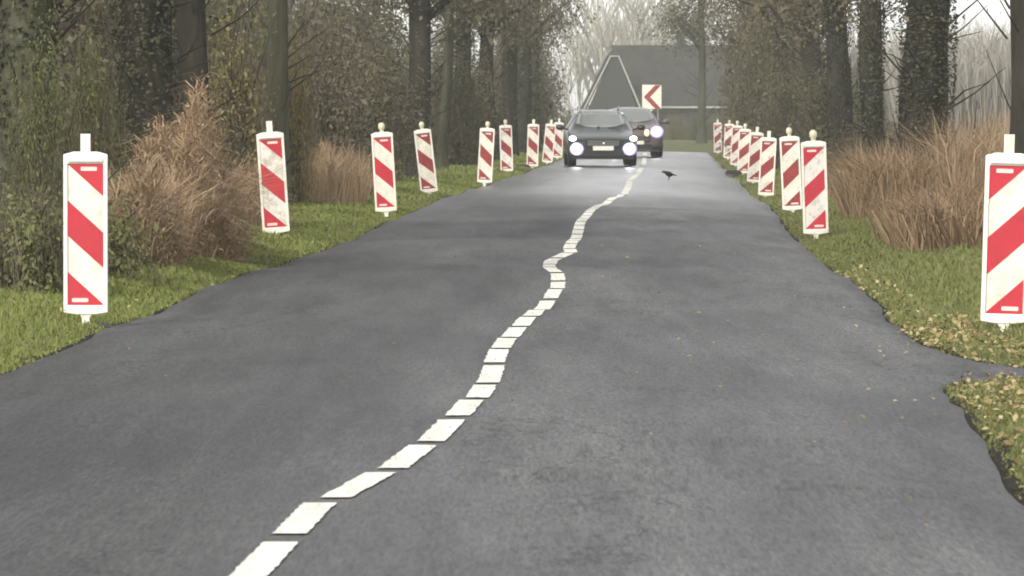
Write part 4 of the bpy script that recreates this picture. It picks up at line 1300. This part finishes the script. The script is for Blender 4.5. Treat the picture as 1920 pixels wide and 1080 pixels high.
# ------------------------------------------------------------------ crow on the road
def crow():
    d, x = 143.0, 3.27
    mb = MB()
    # body, neck, head and beak as one loft along x (facing -x)
    prof = [(-0.225, 0.245, 0.004), (-0.19, 0.250, 0.012), (-0.165, 0.255, 0.026), (-0.14, 0.258, 0.034), (-0.115, 0.252, 0.034), (-0.09, 0.235, 0.040), (-0.05, 0.210, 0.060), (0.0, 0.190, 0.072), (0.06, 0.180, 0.068), (0.11, 0.172, 0.050), (0.16, 0.162, 0.034), (0.24, 0.145, 0.022), (0.30, 0.130, 0.008)]
    k = 10
    for (a, z, r) in prof:
        wy = 1.0 if a < 0.12 else 1.25
        hz = 1.0 if a < 0.12 else 0.5
        for j in range(k):
            q = 2 * PI * j / k
            mb.v.append((a, 1.2 * r * wy * math.cos(q), z + 1.25 * r * hz * math.sin(q)))
    for i in range(len(prof) - 1):
        for j in range(k):
            mb.f.append((i * k + j, i * k + (j + 1) % k, (i + 1) * k + (j + 1) % k, (i + 1) * k + j))
    # folded wings lying on the flanks
    for sg in (-1, 1):
        b = len(mb.v)
        mb.v += [(-0.06, sg * 0.060, 0.235), (0.05, sg * 0.074, 0.225), (0.26, sg * 0.030, 0.150), (0.10, sg * 0.072, 0.150), (-0.02, sg * 0.068, 0.165),
                 (-0.06, sg * 0.045, 0.235), (0.05, sg * 0.055, 0.225), (0.26, sg * 0.015, 0.150), (0.10, sg * 0.055, 0.150), (-0.02, sg * 0.050, 0.165)]
        f = [(0, 1, 3, 4), (1, 2, 3), (9, 8, 6, 5), (8, 7, 6), (0, 5, 6, 1), (1, 6, 7, 2), (2, 7, 8, 3), (3, 8, 9, 4), (4, 9, 5, 0)]
        mb.f += [tuple(i + b for i in q) for q in f]
        # legs with toes
        mb.tube([(0.02, sg * 0.03, 0.15), (0.035, sg * 0.03, 0.07), (0.015, sg * 0.03, 0.006)], [0.022, 0.009, 0.007], 6)
        for ta in (-0.5, 0, 0.5):
            mb.tube([(0.015, sg * 0.03, 0.008), (0.015 - 0.055 * math.cos(ta), sg * 0.03 + 0.055 * math.sin(ta), 0.006)], [0.006, 0.004], 4)
        mb.tube([(0.015, sg * 0.03, 0.008), (0.055, sg * 0.03, 0.006)], [0.006, 0.004], 4)
    o = mb.build('crow', M['crow'], None, True)
    o.location = (x, d, float(road_z(x, d)) + 0.003)
    o.rotation_euler = (0, 0, R(8))
    o.scale = (0.66, 0.9, 0.66)
    tag(o, 'black crow standing on the road right of the cars', 'bird')
crow()

# ------------------------------------------------------------------ grass, fallen leaves
def grass_strip(name, label, side, seed, spans, m):
    rng = np.random.default_rng(seed)
    parts = []
    for (d0, d1, w0, w1, dens, h, wd) in spans:
        n = int((d1 - d0) * (w1 - w0) * dens)
        d = rng.uniform(d0, d1, n)
        o = w0 + 0.045 + (w1 - w0) * rng.random(n) ** 1.25 - 0.06 * rng.random(n) ** 3
        x = EL(d) - o if side < 0 else ER(d) + o
        patch = 0.55 + 0.45 * np.sin(x * 2.1 + d * 0.5 + seed) * np.sin(d * 0.83 + x)
        keep = rng.random(n) < 0.45 + 0.55 * patch
        d, x, o, patch = d[keep], x[keep], o[keep], patch[keep]
        n = len(d)
        P = np.stack([x, d, ground_z(x, d) - 0.006], 1)
        H = 0.8 * h * rng.uniform(0.35, 1.3, n) * (0.6 + 0.5 * patch) * np.clip(0.45 + o * 0.9, 0.45, 1.15)
        parts.append(blades(P, H, np.full(n, wd) * rng.uniform(0.7, 1.3, n), rng, 0.5, 0.9))
    V, F = join(parts)
    o = link(name, np_mesh(name, V, F, m))
    tag(o, label, 'grass', kind='stuff')
grass_strip('grass', 'bright green grass along the left road edge', -1, 1, [
    (30, 48, 0.0, 1.9, 950, 0.115, 0.0055), (48, 62, 0.0, 2.0, 700, 0.115, 0.007), (62, 90, 0.0, 2.2, 420, 0.12, 0.009), (90, 140, 0.0, 2.6, 230, 0.13, 0.012), (140, 236, 0.0, 3.0, 110, 0.15, 0.018),
    (46, 110, 1.9, 5.5, 110, 0.16, 0.012)], M['grass'])
grass_strip('grass', 'dull green grass along the right road edge', 1, 2, [
    (22, 40, 0.0, 1.6, 1000, 0.085, 0.005), (40, 58, 0.0, 2.6, 800, 0.11, 0.006), (58, 90, 0.0, 3.2, 420, 0.13, 0.009), (90, 140, 0.0, 3.4, 200, 0.14, 0.012), (140, 236, 0.0, 3.4, 110, 0.15, 0.018)], M['grass_dull'])

def litter(name, label, spec, seed):
    rng = np.random.default_rng(seed)
    parts = []
    for (d0, d1, o0, o1, n, side, size) in spec:
        d = rng.uniform(d0, d1, n)
        o = o0 + (o1 - o0) * rng.random(n)
        x = ER(d) + o if side > 0 else EL(d) - o
        on = (x > EL(d)) & (x < ER(d))
        z = np.where(on, road_z(x, d) + 0.010, ground_z(x, d) + 0.02 + 0.05 * rng.random(n) * (np.abs(o) > 0.1))
        P = np.stack([x, d, z], 1)
        N = rng.normal(size=(n, 3)) * np.where(on, 0.16, 0.5)[:, None] + np.array([[0, -0.15, 1.0]])
        parts.append(leaves(P, N, rng.uniform(0.6, 1.4, n) * size, rng, 0.6))
    V, F = join(parts)
    ob = link(name, np_mesh(name, V, F, M['litter']))
    tag(ob, label, 'fallen leaves', kind='stuff')
litter('fallen_leaves', 'yellow fallen leaves along the right road edge', [
    (24, 33, 0.03, 0.8, 420, 1, 0.018), (31, 34.8, 0.05, 0.9, 360, 1, 0.017), (36.8, 44, 0.0, 0.4, 420, 1, 0.019), (44, 60, 0.0, 0.25, 90, 1, 0.024), (30, 45, -0.5, 0.0, 26, 1, 0.016), (36, 44, 0.3, 1.4, 90, 1, 0.022)], 31)
litter('fallen_leaves', 'scattered pale leaves lying on the asphalt', [(22, 70, -2.4, -0.1, 70, 1, 0.016), (22, 70, -2.2, -0.1, 18, -1, 0.013)], 32)
litter('fallen_leaves', 'few fallen leaves in the left verge grass', [(33, 60, 0.0, 1.2, 90, -1, 0.024)], 33)

# ------------------------------------------------------------------ the air
hz_m = bpy.data.materials.new('haze')
hz_m.use_nodes = True
hn = hz_m.node_tree.nodes
hn.remove(hn['Principled BSDF'])
pv = hn.new('ShaderNodeVolumePrincipled')
pv.inputs['Color'].default_value = (0.86, 0.88, 0.84, 1)
pv.inputs['Density'].default_value = 0.0004
pv.inputs['Density Attribute'].default_value = ''
pv.inputs['Color Attribute'].default_value = ''
pv.inputs['Temperature Attribute'].default_value = ''
hz_m.node_tree.links.new(pv.outputs[0], hn['Material Output'].inputs['Volume'])
hb = MB().box((0, 0, 7.5), (3000, 3000, 19)).build('haze', hz_m)
tag(hb, 'thin pale haze hanging over the whole road', 'haze', kind='stuff')
